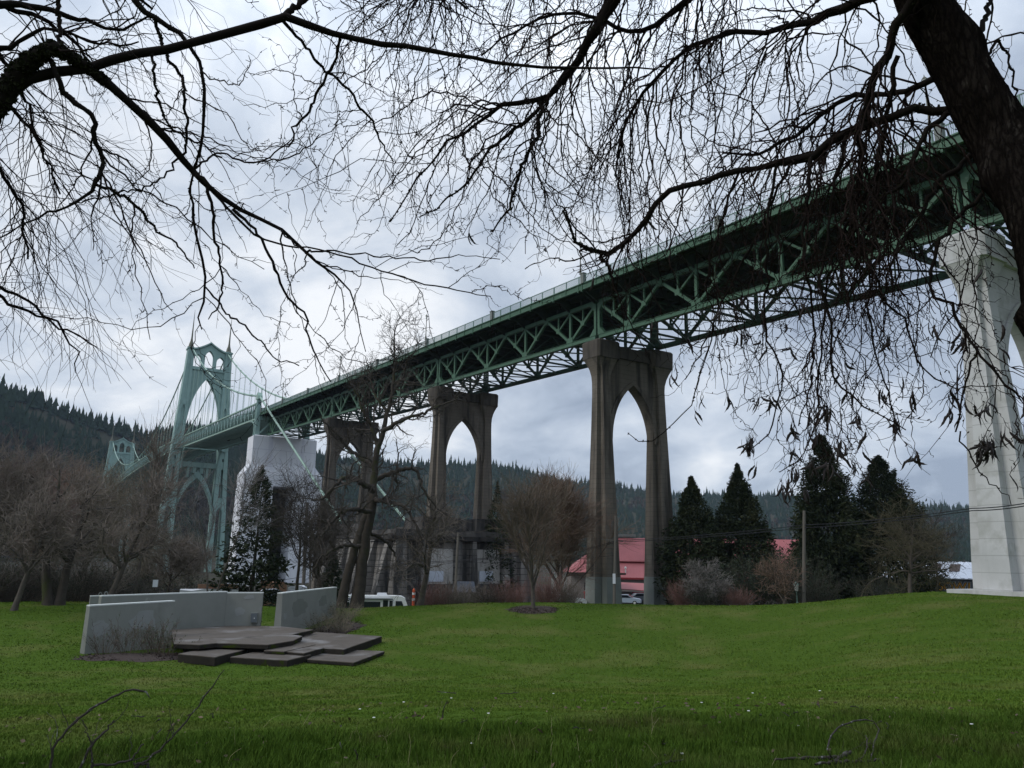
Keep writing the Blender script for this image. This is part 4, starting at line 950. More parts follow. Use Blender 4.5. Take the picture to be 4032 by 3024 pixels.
# cypresses
def conifer(label, vx, vy, r, halfw, seed, n=9000, ragged=0.0, name='cypress_tree', m='conif', group='dark cypresses behind the lawn', power=.75, low=.02):
    rng = np.random.default_rng(seed); b = base_at(vx, r); h = top_h(vx, vy, r, b)
    root = thing(name, label, 'tree', tuple(b), group)
    mb = MB(); P, R = grow(b[None] - ZV * .3, np.array([[0, 0, 1.]]), [h * .93], [.28], 10, .01, (0, 0, .1), rng, tip=.1); mb.tubes(P, R, 8); mb.build('trunk', MT['bark_dark'], root, smooth=True)
    # limbs give the lobes of the outline; sprays hang round their outer parts
    nl = 340
    t = rng.random(nl) ** .85 * (1 - low) + low; az = rng.random(nl) * 6.28
    prof = np.interp(t, [0, .08, .3, .55, .75, .88, .95, 1], [.86, 1, .95, .66, .38, .19, .09, .02]) ** (power / .75)
    lw = halfw * prof * rng.uniform(.74 - ragged * .6, 1.16 + ragged * .4, nl)
    k = rng.integers(0, nl, n); f = rng.random(n) ** .42
    rad = lw[k] * f; a = az[k] + rng.normal(0, .22, n)
    z = t[k] * h + lw[k] * f * rng.uniform(.05, .55, n) * (.9 if ragged < .2 else .1) + rng.normal(0, .22, n)
    z = np.clip(z, .3, h * 1.0)
    C = b + np.stack([np.cos(a) * rad, np.sin(a) * rad, z], -1)
    out = np.stack([np.cos(a), np.sin(a), rng.uniform(-.9, .9, n)], -1) + rng.normal(0, .45, (n, 3)); out = unit(out)
    side = unit(np.cross(out, rng.normal(size=(n, 3))))
    L = rng.uniform(.30, .70, n)[:, None] * (.42 + .80 * (1 - z / h) ** .8)[:, None]; W = L * rng.uniform(.28, .5, n)[:, None]
    V = np.stack([C - out * L * .4, C + side * W * .5, C + out * L * .7, C - side * W * .5], 1).reshape(-1, 3)
    fm = MB(); fm.add(V, np.arange(n * 4).reshape(-1, 4))
    # the leader at the very top
    q = 200; zz = h * (1 - .10 * rng.random(q)); a = rng.random(q) * 6.28; rr = .03 + .35 * (1 - zz / h) * h * .12
    C = b + np.stack([np.cos(a) * rr * .6, np.sin(a) * rr * .6, zz], -1); out = unit(np.stack([np.cos(a) * .5, np.sin(a) * .5, np.ones(q)], -1)); side = unit(np.cross(out, rng.normal(size=(q, 3))))
    V = np.stack([C - out * .2, C + side * .1, C + out * .35, C - side * .1], 1).reshape(-1, 3); fm.add(V, np.arange(q * 4).reshape(-1, 4))
    fm.build('foliage', MT[m], root)
conifer('pointed dark cypress nearest the brown pier', 1503, 1030, 104, 4.7, 1, 27000)
conifer('pointed dark cypress second from the brown pier', 1607, 1003, 106, 4.9, 2, 29000)
conifer('tallest dark cypress, right of the plain wooden pole', 1800, 940, 104, 4.9, 3, 34000, power=.6)
conifer('broad dark cypress nearest the white pier', 1926, 985, 108, 6.2, 4, 36000, power=.65)
conifer('short dark cypress tucked left of the tallest one', 1762, 1120, 102, 3.6, 5, 15000)
conifer('loose dark fir in front of the white wrapped pier', 541, 1008, 88, 3.9, 6, 8000, ragged=.4, name='fir_tree', group=None, power=.62)
conifer('small dark evergreen behind the foot of the twin-trunk tree', 715, 1190, 92, 2.2, 7, 3500, ragged=.2, name='evergreen_tree', group=None)
conifer('dark evergreen beside the stained pier, behind the young fan-shaped tree', 1070, 1040, 140, 3.4, 8, 5000, name='fir_tree', group=None)

def shrub(label, pos, h, w, seed, m, n=320, leaf=0, group=None, name='shrub', tw=.012, lm='leaf_dark', ls=.12):
    rng = np.random.default_rng(seed); pos = np.asarray(pos, float); root = thing(name, label, 'shrub', tuple(pos), group)
    a = rng.random(n) * 6.28; q = rng.random(n) ** .5
    S = pos + np.stack([np.cos(a) * q * w * .3, np.sin(a) * q * w * .3, np.full(n, -.05)], -1)
    D = np.stack([np.cos(a) * q * w / h * .9, np.sin(a) * q * w / h * .9, np.ones(n)], -1) + rng.normal(0, .15, (n, 3))
    P, R = grow(S, D, h * rng.uniform(.5, 1.08, n), np.full(n, tw), 7, .12, (0, 0, .02), rng, tip=.5)
    S, D, r, t = spawn(P, R, n * 3, (.3, .8), rng, t0=.3); P2, R2 = grow(S, D, h * rng.uniform(.12, .32, n * 3), np.full(n * 3, tw * .75), 4, .2, (0, 0, .05), rng, tip=.6)
    mb = MB(); mb.tubes(P, R, 3); mb.tubes(P2, R2, 3); mb.build('stems', MT[m], root)
    if leaf:
        S, D, r, t = spawn(np.concatenate([resample_many(P, 4), P2]), np.concatenate([resample_r(R, 4), R2]), leaf, (.4, 1.4), rng, t0=.35)
        side = unit(np.cross(D, rng.normal(size=D.shape))); L = ls * rng.uniform(.6, 1.3, leaf)[:, None]
        V = np.stack([S, S + D * L * .5 + side * L * .28, S + D * L, S + D * L * .5 - side * L * .28], 1).reshape(-1, 3)
        mb = MB(); mb.add(V, np.arange(leaf * 4).reshape(-1, 4)); mb.build('leaves', MT[lm], root)
    return root
HG = 'reddish leafless shrubs along the far edge of the lawn'
for i, (vx, hh, ww, mm, lb) in enumerate([(935, 1.7, 2.2, 'twig_red', 'reddish bare shrub at the left end of the far hedge'), (975, 1.8, 2.2, 'twig_far', 'grey-brown bare shrub before the dark shed'),
        (1018, 1.4, 2.6, 'twig_far', 'tall grey-brown bare shrub right of the dark shed'), (1060, 1.2, 2.4, 'twig_dark', 'dark bare shrub left of the young fan-shaped tree'),
        (1104, 1.7, 2.6, 'twig_red', 'reddish bare shrub close on the left of the young fan-shaped tree'), (1182, 2.2, 2.4, 'twig_red', 'reddish bare shrub close on the right of the young fan-shaped tree'), (1222, 1.7, 2.0, 'twig_far', 'low bare shrub beside the left foot of the brown pier')]):
    shrub(lb, base_at(vx, 84), hh + 1.6, ww, 100 + i, mm, 300, group=HG)
shrub('reddish bare shrub at the right foot of the brown pier', base_at(1478, 86), 3.0, 2.0, 120, 'twig_red', 260)
shrub('dark leafy bush right of the brown pier, below the twiggy grey tree', base_at(1528, 84), 3.0, 3.0, 121, 'twig_dark', 160, leaf=3200)
shrub('dark leafy bush between the second cypress and the plain wooden pole', base_at(1655, 92), 5.9, 4.2, 122, 'twig_dark', 200, leaf=6500, ls=.2)
shrub('dark leafy bush right behind the plain wooden pole', base_at(1712, 94), 6.3, 4.4, 126, 'twig_dark', 200, leaf=6500, ls=.2)
shrub('dark leafy bush low between the first two cypresses', base_at(1560, 98), 5.5, 4.0, 127, 'twig_dark', 180, leaf=5000, ls=.2)
shrub('reddish bare shrub below the second cypress', base_at(1590, 84), 2.4, 2.4, 123, 'twig_red', 260)
shrub('dark leafy bush left of the broad cypress', base_at(1760, 86), 3.6, 3.4, 124, 'twig_dark', 160, leaf=3600)
shrub('dark leafy bush under the broad cypress', base_at(1900, 90), 3.4, 4.0, 125, 'twig_dark', 160, leaf=4200)
for i, (vx, r, hh, ww, mm, lf, lb) in enumerate([(20, 76, 3.6, 4.0, 'twig_dark', 2600, 'dark bush at the far left end of the lawn'), (75, 78, 3.8, 3.6, 'twig_far', 900, 'twiggy brown bush left of the black double trunk'), (160, 74, 3.4, 4.0, 'twig_dark', 3200, 'dark leafy bush right of the black double trunk'),
        (205, 76, 3.8, 3.4, 'twig_far', 800, 'twiggy bush between the black double trunk and the pale trunk'), (262, 80, 3.2, 3.2, 'twig_dark', 2000, 'dark bush right of the pale trunk'), (-20, 74, 3.6, 4.0, 'twig_dark', 2200, 'dark bush cut by the left picture edge'),
        (115, 88, 4.4, 4.6, 'twig_dark', 2600, 'dark bush behind the black double trunk')]):
    shrub(lb, base_at(vx, r), hh, ww, 140 + i, mm, 260, leaf=lf, group='bushes under the left trees')

for i, (vx, r, hh, ww) in enumerate([(-60, 104, 5.5, 6), (15, 108, 6, 6), (60, 100, 5, 6), (140, 108, 6, 6.5), (190, 102, 5, 6), (240, 110, 6, 6), (300, 104, 5.5, 6), (350, 112, 6, 6), (410, 106, 5, 6), (470, 114, 5, 6)]):
    shrub('dark second-row bush behind the left trees, %s' % ('at the far left', 'left of the black double trunk', 'near the black trunk', 'right of the black double trunk', 'left of the pale trunk', 'at the pale trunk', 'right of the slim tall tree', 'behind the small rear stage wall', 'behind the dark-trunked small tree', 'below the nearer tower')[i], base_at(vx, r), hh, ww, 170 + i, 'twig_dark', 220, leaf=2600, ls=.24, group='bushes in the second row behind the left trees', tw=.02)

# ------------------------------------------------------------------ the concrete stage
AXZ = np.eye(3)
WALLS = {}
def wall(root_name, label, p, q, zb, z0, z1, th, inward, group):
    """plain slab wall from p to q, its top running from z0 to z1"""
    p, q = np.array([*p, zb]), np.array([*q, zb]); d = unit(q - p); nrm = np.array([-d[1], d[0], 0]) * inward
    root = thing(root_name, label, 'wall', tuple((p + q) / 2), group); WALLS[root.name] = (p, q, nrm)
    mb = MB(); V = [p, q, q + nrm * th, p + nrm * th]
    top = [np.array([*v[:2], z]) for v, z in zip([p + nrm * .07, q + nrm * .07, q + nrm * (th - .07), p + nrm * (th - .07)], (z0, z1, z1, z0))]
    mb.loft([V, top]); mb.build('wall_body', MT['stage'], root)
    e = .02
    tp = [t + np.array([0, 0, .0]) for t in top]; c = sum(tp) / 4
    lo = [t + (t - c) * .002 for t in tp]; hi = [t + ZV * .06 for t in lo]
    mb = MB(); mb.loft([lo, hi]); mb.build('painted_lit_top', MT['stagetop'], root)  # thin pale cap: brightness of the lit wall top put into colour
    return root, p, q, d, nrm
def loop(root, P, d):
    mb = MB(); t = np.linspace(0, pi, 9); mb.tubes(np.array([P + d * .1 * cos(x) + ZV * (.18 * sin(x) + .05) for x in t]), np.full(9, .022), 6); mb.build('lifting_loop', MT['patch'], root)
WG = 'grey rendered walls round the stage'
r_, p, q, d, n_ = wall('stage_wall', 'low grey wall nearest the camera, rose stems in front of it', (-21.8, 41.8), (-18.9, 45.4), -3.75, -1.06, -.96, .55, 1, WG)
loop(r_, p + (q - p) * .68 + n_ * .28 + ZV * 2.78, d)
w2a = np.array([-23.4, 46.0]); w2b = np.array([-18.25, 51.9])
r_, p, q, d, n_ = wall('stage_wall', 'long grey wall behind the rose stems, meeting the wall with the electrical box', w2a, w2b, -3.75, -.78, -.70, .5, 1, WG)
loop(r_, p + n_ * .25 + d * .3 + ZV * 3.0, d)
r_, p, q, d, n_ = wall('stage_wall', 'short grey wall carrying the electrical box at the back of the stage', (-18.30, 51.84), (-16.1, 52.24), -3.2, -.77, -.75, .5, 1, WG)
r_, p, q, d, n_ = wall('stage_wall', 'grey wall with a darker repainted patch right of the stage opening', (-14.65, 51.9), (-13.1, 61.0), -3.3, -.74, -.66, .5, 1, WG)
r_, p, q, d, n_ = wall('stage_wall', 'small low wall with a steel loop farther back on the left', (-28.5, 54.5), (-24.4, 57.5), -3.6, -1.25, -1.2, .45, 1, WG)
loop(r_, p + n_ * .22 + d * .6 + ZV * 2.38, d)
def patch(root, p, q, n_, z, w, h, u, m, seed):
    # a repainted patch of the wall, irregular, a few millimetres proud
    rng = np.random.default_rng(seed); d = unit(q - p); k = 18; t = np.arange(k) * 2 * pi / k; c = p + (q - p) * u - n_ * .004
    sx = np.sign(np.cos(t)) * np.abs(np.cos(t)) ** .7; sz = np.sign(np.sin(t)) * np.abs(np.sin(t)) ** .7; j = rng.uniform(.62, 1.15, k)
    zz = z + sz * h / 2 * j; lean = .07 * np.clip((zz - p[2]) / 2.7, 0, 1)
    mb = MB(); mb.prism([c + d * (sx[i] * w / 2 * j[i]) + n_ * (lean[i] - .004) + np.array([0, 0, zz[i] - c[2]]) for i in range(k)], n_ * .012); mb.build('repainted_patch', MT[m], root)
MT['patch_d'] = mat('darker_wall_paint', (.142, .150, .130), (.155, .163, .143), 2, .9); MT['patch_l'] = mat('lighter_wall_paint', (.212, .220, .210), (.23, .238, .228), 2, .9)
for W_, L_ in zip([o for o in bpy.data.objects if o.name.startswith('stage_wall')][:4], ([(.14, -2.2, 1.0, .8, 'patch_l'), (.62, -1.9, 1.7, 1.0, 'patch_l'), (.62, -2.6, 1.2, .6, 'patch_d')], [], [(.40, -1.9, .7, .5, 'patch_l'), (.62, -1.0, .8, .25, 'patch_l')], [(.30, -1.75, 2.6, 1.1, 'patch_d'), (.72, -1.5, 1.7, .7, 'patch_d'), (.06, -2.2, .4, .5, 'patch_l')])):
    pq = WALLS[W_.name]
    for j_, (u, z, w, h, m) in enumerate(L_): patch(W_, pq[0], pq[1], pq[2], z, w, h, u, m, 300 + j_)
bx = thing('electrical_box', 'grey electrical cabinet mounted on the short wall at the back of the stage', 'electrical box', (-16.5, 52.05, -2.5))
ax2 = np.array([[.986, .168, 0], [-.168, .986, 0], [0, 0, 1]])
mb = MB(); mb.box((-16.48, 52.08, -2.28), (.42, .22, .62), ax2); mb.build('cabinet', MT['patch'], bx)
mb = MB(); mb.box((-16.46, 51.955, -2.27), (.37, .03, .55), ax2); dr = mb.build('door', MT['cab'], bx)
mb = MB(); mb.box((-16.42, 51.93, -2.3), (.05, .03, .07), ax2); mb.build('latch', MT['stagetop'], dr)

STAGE = []
def slab(label, poly, zt_, th, foot=None, name='stage_slab'):
    poly = np.array(poly, float); STAGE.append(poly); c = poly.mean(0); root = thing(name, label, 'concrete slab', (c[0], c[1], zt_ - th), 'stepped concrete slabs of the stage')
    area = sum(poly[i][0] * poly[(i + 1) % len(poly)][1] - poly[(i + 1) % len(poly)][0] * poly[i][1] for i in range(len(poly)))
    if area < 0: poly = poly[::-1]
    mb = MB(); mb.prism([(x, y, zt_ - .035) for x, y in poly], ZV * .035); mb.build('top', MT['slab'], root)
    mb = MB(); q = c + (poly - c) * .999; mb.prism([(x, y, zt_ - th) for x, y in q], ZV * (th - .036)); mb.build('edge', MT['slabside'], root)
    if foot:
        q = c + (poly - c) * .86; mb = MB(); mb.prism([(x, y, zt_ - th - foot) for x, y in q], ZV * (foot - .002)); mb.build('footing', MT['slabside'], root)
slab('broad wet upper slab of the stage, notched along its front', [(-17.0, 41.2), (-15.6, 41.0), (-15.1, 41.9), (-12.3, 41.5), (-11.6, 43.6), (-11.75, 46.1), (-12.6, 46.9), (-12.1, 50.0), (-14.6, 51.9), (-16.1, 52.2), (-18.1, 51.8), (-20.3, 48.6)], -2.78, .22, .75)
slab('small step slab under the front right of the upper slab', [(-12.4, 41.2), (-11.3, 40.9), (-10.5, 44.2), (-11.7, 44.5)], -3.03, .14, .4)
slab('low wet slab at the front left of the stage, by the mulch', [(-16.2, 39.9), (-14.0, 38.85), (-13.5, 42.9), (-15.5, 43.5)], -3.10, .4, .2)
slab('square slab with a mossy side at the front of the stage', [(-13.6, 39.8), (-10.55, 38.9), (-10.0, 41.2), (-12.9, 42.8)], -3.20, .32, .1)
slab('long slab with a mossy edge on the right side of the stage', [(-12.5, 41.8), (-10.2, 40.6), (-9.8, 42.95), (-8.6, 42.5), (-7.75, 49.6), (-12.3, 51.6)], -3.06, .42, .1)
slab('thin brownish slab lowest at the right front of the stage', [(-10.0, 40.5), (-7.5, 39.6), (-6.75, 44.4), (-10.2, 45.2)], -3.34, .16, .1)

def bed(label, c, rx, ry, rot, seed):
    rng = np.random.default_rng(seed); n = 28; t = np.arange(n) * 2 * pi / n; k = 1 + .12 * rng.normal(size=n)
    x = rx * np.cos(t) * k; y = ry * np.sin(t) * k; X = c[0] + x * cos(rot) - y * sin(rot); Y = c[1] + x * sin(rot) + y * cos(rot)
    mb = MB(); ring = np.stack([X, Y, zt(X, Y) + .015], -1); inn = np.stack([c[0] + (X - c[0]) * .6, c[1] + (Y - c[1]) * .6, zt(X, Y) + .10], -1)
    cc = np.array([[c[0], c[1], float(zt(*c)) + .13]])
    mb.add(np.vstack([ring, inn, cc]), [[i, (i + 1) % n, n + (i + 1) % n, n + i] for i in range(n)] + [[n + i, n + (i + 1) % n, 2 * n] for i in range(n)])
    m = 900; q = np.sqrt(rng.random(m)); a = rng.random(m) * 6.28; xx = rx * q * np.cos(a); yy = ry * q * np.sin(a)
    C = np.stack([c[0] + xx * cos(rot) - yy * sin(rot), c[1] + xx * sin(rot) + yy * cos(rot)], -1); C = np.column_stack([C, zt(C[:, 0], C[:, 1]) + .05 + .09 * (1 - q)])
    dd = unit(rng.normal(size=(m, 3)) * [1, 1, .4]); s2 = unit(np.cross(dd, rng.normal(size=(m, 3)))); L = rng.uniform(.04, .10, m)[:, None]
    mb.add(np.stack([C - dd * L, C + s2 * L * .4, C + dd * L, C - s2 * L * .4], 1).reshape(-1, 3), np.arange(m * 4).reshape(-1, 4))
    tag(mb.build('mulch_bed', MT['mulch']), label, 'mulch bed', kind='structure')
bed('dark mulch bed under the rose stems before the front wall', (-18.3, 41.4), 3.6, 1.5, .25, 3)
bed('dark mulch bed at the foot of the right stage wall', (-12.0, 54.5), 4.0, 1.6, 1.35, 4)
_b = base_at(1153, 62); bed('dark mulch ring around the young fan-shaped tree', (_b[0], _b[1]), 2.0, 1.6, 0, 5)
RG = 'rose bushes in the stage beds'
for i, (x, y, h, w, lf, lb) in enumerate([(-20.6, 41.5, 1.15, 1.1, 40, 'thin bare rose stems at the left end of the front wall'), (-19.5, 41.7, 1.5, 1.2, 120, 'tall rose stems with a few leaves before the front wall'), (-18.5, 42.0, 1.35, 1.2, 90, 'rose stems second from the right before the front wall'),
        (-17.5, 41.4, 1.2, 1.2, 260, 'leafiest rose bush, at the left corner of the upper slab'), (-18.6, 43.0, 1.3, 1.1, 60, 'bare rose stems at the far end of the front wall')]):
    shrub(lb, (x, y, float(zt(x, y)) + .05), h * 1.3, w, 200 + i, 'twig_rose', 34, leaf=lf, group=RG, name='rose_bush', tw=.010, ls=.10, lm='leaf_rose')
for i, (x, y, h, w, lf, lb) in enumerate([(-12.5, 53.6, 1.3, 1.6, 160, 'tangled brown rose bush nearest the right stage wall'), (-11.9, 56, 1.5, 1.6, 160, 'rose bush midway along the right stage wall'), (-11.2, 53.8, 1.1, 1.4, 140, 'low rose bush at the right edge of its mulch bed'), (-12.0, 58.5, 1.5, 1.6, 260, 'leafy rose bush at the far end of the right stage wall')]):
    shrub(lb, (x, y, float(zt(x, y)) + .05), h, w, 220 + i, 'twig_olive', 110, leaf=lf, group=RG, name='rose_bush', tw=.008, ls=.09)

# ------------------------------------------------------------------ street side things
MT['rvwhite'] = mat('cream_white_coachwork', (.72, .73, .70), (.76, .77, .74), .8, .35, spec=.5)
MT['glass'] = mat('dark_vehicle_glass', (.018, .022, .03), None, rough=.12, spec=.6)
MT['blue'] = mat('navy_stripe', (.02, .03, .12), None, rough=.4)
MT['tyre'] = mat('black_rubber', (.02, .02, .02), None, rough=.9)
MT['orange'] = mat('orange_plastic', (.62, .10, .03), (.55, .08, .03), 3, .5)
MT['wood'] = mat('weathered_pole_wood', (.16, .145, .125), (.11, .10, .085), 3, .95, .3, 12, stretch=(1, 1, .1))
MT['wire'] = mat('black_cable', (.012, .012, .014), None, rough=.6)
MT['redroof'] = mat('red_metal_roof', (.36, .105, .105), (.40, .125, .125), .3, .6, c3=(.31, .095, .095), s3=.12)
MT['redfascia'] = mat('deep_red_fascia', (.22, .025, .028), (.26, .035, .035), 1, .6)
MT['tanwall'] = mat('grey_tan_siding', (.21, .19, .175), (.24, .22, .20), .6, .9, lines=((.14, .125, .115), .3, .03, .5))
MT['metalroof'] = mat('white_corrugated_roof', (.62, .64, .68), (.74, .76, .80), 1.6, .45, c3=(.30, .30, .31), s3=2.4, t3=(.62, .70))
MT['rust'] = mat('rusty_roof_sheet', (.11, .075, .06), (.085, .06, .05), 2, .8)
MT['greywall'] = mat('blue_grey_painted_wall', (.105, .115, .135), (.125, .135, .155), .5, .9)
MT['gold'] = mat('orange_spray_paint', (.55, .26, .03), (.62, .32, .05), 2, .7)
MT['blackpaint'] = mat('black_spray_paint', (.012, .012, .014), None, rough=.7)
MT['crimson'] = mat('crimson_spray_paint', (.22, .02, .04), (.05, .06, .14), 3, .7, detail=2)
MT['olivepaint'] = mat('olive_spray_paint', (.16, .13, .03), (.10, .09, .03), 3, .7)
MT['pallet'] = mat('brown_timber', (.20, .115, .07), (.15, .085, .05), 2, .9)
MT['tarp'] = mat('white_wrapping_sheet', (.66, .67, .69), (.74, .75, .77), 1.2, .5, .4, 6)
def frame_at(vx, r, face=None, vy=1300):
    b = base_at(vx, r, vy); e = unit(np.array([b[0], b[1], 0])); x = np.array([e[1], -e[0], 0])
    if face is not None:
        c, s = cos(face), sin(face); x, e = x * c + e * s, e * c - x * s
    return b, np.array([x, e, ZV])     # x to the right as seen, y away, z up
def loc(b, A, x, y, z): return b + A[0] * x + A[1] * y + A[2] * z
def wheel(root, b, A, x, y, r):
    mb = MB(); C = loc(b, A, x, y, r); t = np.arange(16) * 2 * pi / 16
    ring = lambda k, yy: [C + A[0] * k * cos(a) + A[2] * k * sin(a) + A[1] * yy for a in t]
    mb.loft([ring(r * .6, -.11), ring(r, -.10), ring(r, .10), ring(r * .6, .11)]); w = mb.build('wheel', MT['tyre'], root)
    mb = MB(); mb.loft([ring(r * .58, -.112), ring(r * .4, -.125)]); mb.build('rim', MT['stagetop'], w)

def motorhome():
    b, A = frame_at(818, 98, -.03); b[2] = at_r(818 / .5486, 1283 / .5486, 98)[2] - 3.15
    b = b - A[0] * .3
    root = thing('motorhome', 'cream white motorhome with dark windows parked beyond the lawn rim', 'motorhome', tuple(b))
    prof = [(-4.3, .45), (-4.35, 2.85), (-4.2, 2.98), (2.5, 2.98), (3.0, 2.93), (3.45, 2.70), (3.85, 1.75), (3.95, 1.30), (3.95, .55), (3.8, .45)]
    mb = MB(); mb.prism([loc(b, A, x, -1.2, z) for x, z in prof], A[1] * 2.4); mb.build('body', MT['rvwhite'], root)
    for x0, x1, z0, z1 in ((-3.9, -3.1, 1.55, 2.25), (-1.5, .55, 1.6, 2.3), (.85, 1.45, 1.55, 2.5), (1.6, 2.0, 1.2, 2.45)):
        mb = MB(); mb.box(loc(b, A, (x0 + x1) / 2, -1.205, (z0 + z1) / 2), (x1 - x0, .03, z1 - z0), A); mb.build('window', MT['glass'], root)
    mb = MB(); mb.prism([loc(b, A, x, -1.222, z) for x, z in ((2.35, 1.55), (3.05, 1.55), (3.35, 1.75), (3.05, 2.4), (2.35, 2.4))], A[1] * .03); mb.build('window', MT['glass'], root)
    mb = MB(); mb.prism([loc(b, A, x, -1.1, z) for x, z in ((3.50, 2.62), (3.90, 1.72), (3.86, 1.70), (3.46, 2.60))], A[1] * 2.2); mb.build('windscreen', MT['glass'], root)
    mb = MB(); mb.box(loc(b, A, -1.1, -1.225, 2.62), (6.2, .02, .10), A); mb.build('stripe', MT['blue'], root)
    mb = MB(); mb.box(loc(b, A, -.5, -1.35, 2.75), (4.3, .28, .14), A); mb.build('awning', MT['tarp'], root)
    mb = MB(); mb.loft([[loc(b, A, x, y, 2.985) for x, y in ((.0, -.5), (1.3, -.5), (1.3, .5), (.0, .5))], [loc(b, A, x, y, 3.28) for x, y in ((.1, -.42), (1.2, -.42), (1.2, .42), (.1, .42))]]); mb.build('roof_unit', MT['tarp'], root)
    mb = MB(); mb.box(loc(b, A, -2.6, 0, 3.06), (.9, .8, .16), A); mb.build('roof_hatch', MT['tarp'], root)
    for x in (-2.6, 2.7):
        wheel(root, b, A, x, -1.08, .4); wheel(root, b, A, x, 1.08, .4)
motorhome()
def car(label, vx, r, face, colour, ztop_vy=None, kind='car'):
    b, A = frame_at(vx, r, face); root = thing('parked_car', label, kind, tuple(b), 'cars parked in the yards beyond the lawn')
    prof = [(-2.15, .35), (-2.2, .80), (-2.0, .98), (-1.45, 1.02), (-.95, 1.42), (.35, 1.46), (1.05, 1.02), (1.95, .90), (2.2, .70), (2.2, .35)]
    mb = MB(); mb.loft([[loc(b, A, x, y, z) for x, z in prof] for y in (-.86, .86)]); mb.build('body', colour, root)
    for sd in (-1, 1):
        mb = MB(); mb.prism([loc(b, A, x, sd * .868, z) for x, z in ((-1.25, 1.03), (-.88, 1.36), (.28, 1.39), (.85, 1.03))], A[1] * sd * .01); mb.build('side_window', MT['glass'], root)
        for x in (-1.35, 1.35): wheel(root, b, A, x, sd * .78, .32)
    mb = MB(); mb.prism([loc(b, A, .42, -.75, 1.44), loc(b, A, 1.03, -.75, 1.06), loc(b, A, 1.03, .75, 1.06), loc(b, A, .42, .75, 1.44)], (A[0] * .5 + A[2] * .86) * .02); mb.build('windscreen', MT['glass'], root)
    return root
MT['carwhite'] = mat('white_car_paint', (.55, .58, .60), None, rough=.3, spec=.5)
MT['cargrey'] = mat('grey_car_paint', (.16, .18, .20), None, rough=.3, spec=.5)
MT['carblue'] = mat('pale_blue_car_paint', (.36, .44, .52), None, rough=.3, spec=.5)
def lift(o, vy, r, vx, hgt):                  # set a thing so that its top reaches the height seen in the photo
    z = at_r(vx / .5486, vy / .5486, r)[2]; o.location.z = z - hgt
for lb, vx, r, fc, cm, vy in (('white parked car left of the brown pier, behind bare shrubs', 1228, 99, .1, 'carwhite', 1283), ('pale blue parked car between the feet of the brown pier', 1352, 118, -.1, 'carblue', 1284), ('grey parked car behind the right foot of the brown pier', 1385, 126, .3, 'cargrey', 1281), ('silver-white parked car beyond the long stage wall', 588, 92, .2, 'carwhite', 1272)):
    lift(car(lb, vx, r, fc, MT[cm]), vy, r, vx, 1.46)

def box_thing(name, label, cat, vx, r, vy0, vy1, w, d, m, group=None, face=0, extra=None):
    b, A = frame_at(vx, r, face); zt_ = at_r(vx / .5486, vy0 / .5486, r)[2]; zb = b[2] if vy1 is None else at_r(vx / .5486, vy1 / .5486, r)[2]
    b[2] = zb; root = thing(name, label, cat, tuple(b), group); h = zt_ - zb
    rng = np.random.default_rng(int(vx)); mb = MB(); k = 6
    xs = np.linspace(-w / 2, w / 2, k)
    lo = [loc(b, A, x, -d / 2, 0) for x in xs] + [loc(b, A, x, d / 2, 0) for x in xs[::-1]]
    hi = [loc(b, A, x, -d / 2 + .05, h * (1 + rng.uniform(-.06, .02))) for x in xs] + [loc(b, A, x, d / 2 - .05, h * (1 + rng.uniform(-.06, .02))) for x in xs[::-1]]
    mb.loft([lo, hi]); mb.build('cover' if m == 'tarp' else 'boards', MT[m], root)
    return root, b, A, h
box_thing('lumber_stack', 'white wrapped lumber stack left of the fir, beyond the long stage wall', 'lumber stack', 450, 88, 1272, None, 5.6, 2.2, 'tarp')
box_thing('pallet_stack', 'brown pallet boxes on the white wrapped stack', 'pallets', 468, 89.5, 1262, 1271, 4.0, 1.2, 'pallet')
box_thing('wrapped_crate', 'white wrapped crate behind the short wall with the electrical box', 'crate', 641, 90, 1265, None, 2.0, 1.6, 'tarp')
box_thing('pallet_stack', 'brown pallet boxes right of the fir trunk', 'pallets', 588, 104, 1256, None, 3.2, 1.2, 'pallet')
box_thing('hanging_sheet', 'tall white plastic sheet hanging below the wrapped pier', 'plastic sheet', 513, 112, 1232, 1266, 3.0, .5, 'tarp')
def sign():
    b, A = frame_at(331, 78); root = thing('notice_sign', 'small blank white notice on a thin post left of the stage', 'sign', tuple(b))
    z = at_r(331 / .5486, 1259 / .5486, 78)[2] - b[2]
    mb = MB(); mb.tubes(np.array([b, b + ZV * z]), np.array([.035, .035]), 6); mb.build('post', MT['bark_dark'], root)
    mb = MB(); mb.box(loc(b, A, 0, -.05, z - .05), (.42, .03, .62), A); mb.build('board', MT['tarp'], root)
sign()
def marker():
    b, A = frame_at(893, 90); zt_ = at_r(893 / .5486, 1271 / .5486, 90)[2]; h = zt_ - b[2]
    root = thing('traffic_marker', 'slim orange traffic marker post right of the motorhome', 'traffic marker', tuple(b))
    mb = MB(); mb.tubes(np.array([b, b + ZV * h * .96, b + ZV * h]), np.array([.19, .15, .05]), 10); mb.build('post', MT['orange'], root)
    mb = MB(); mb.loft([[loc(b, A, x, y, -.02) for x, y in ((-.3, -.3), (.3, -.3), (.3, .3), (-.3, .3))], [loc(b, A, x, y, .08) for x, y in ((-.22, -.22), (.22, -.22), (.22, .22), (-.22, .22))]]); mb.build('base', MT['tyre'], root)
    for z in (.62, .8):
        mb = MB(); mb.tubes(np.array([b + ZV * h * z, b + ZV * h * (z + .07)]), np.array([.185, .182]), 10); mb.build('band', MT['tarp'], root)
marker()
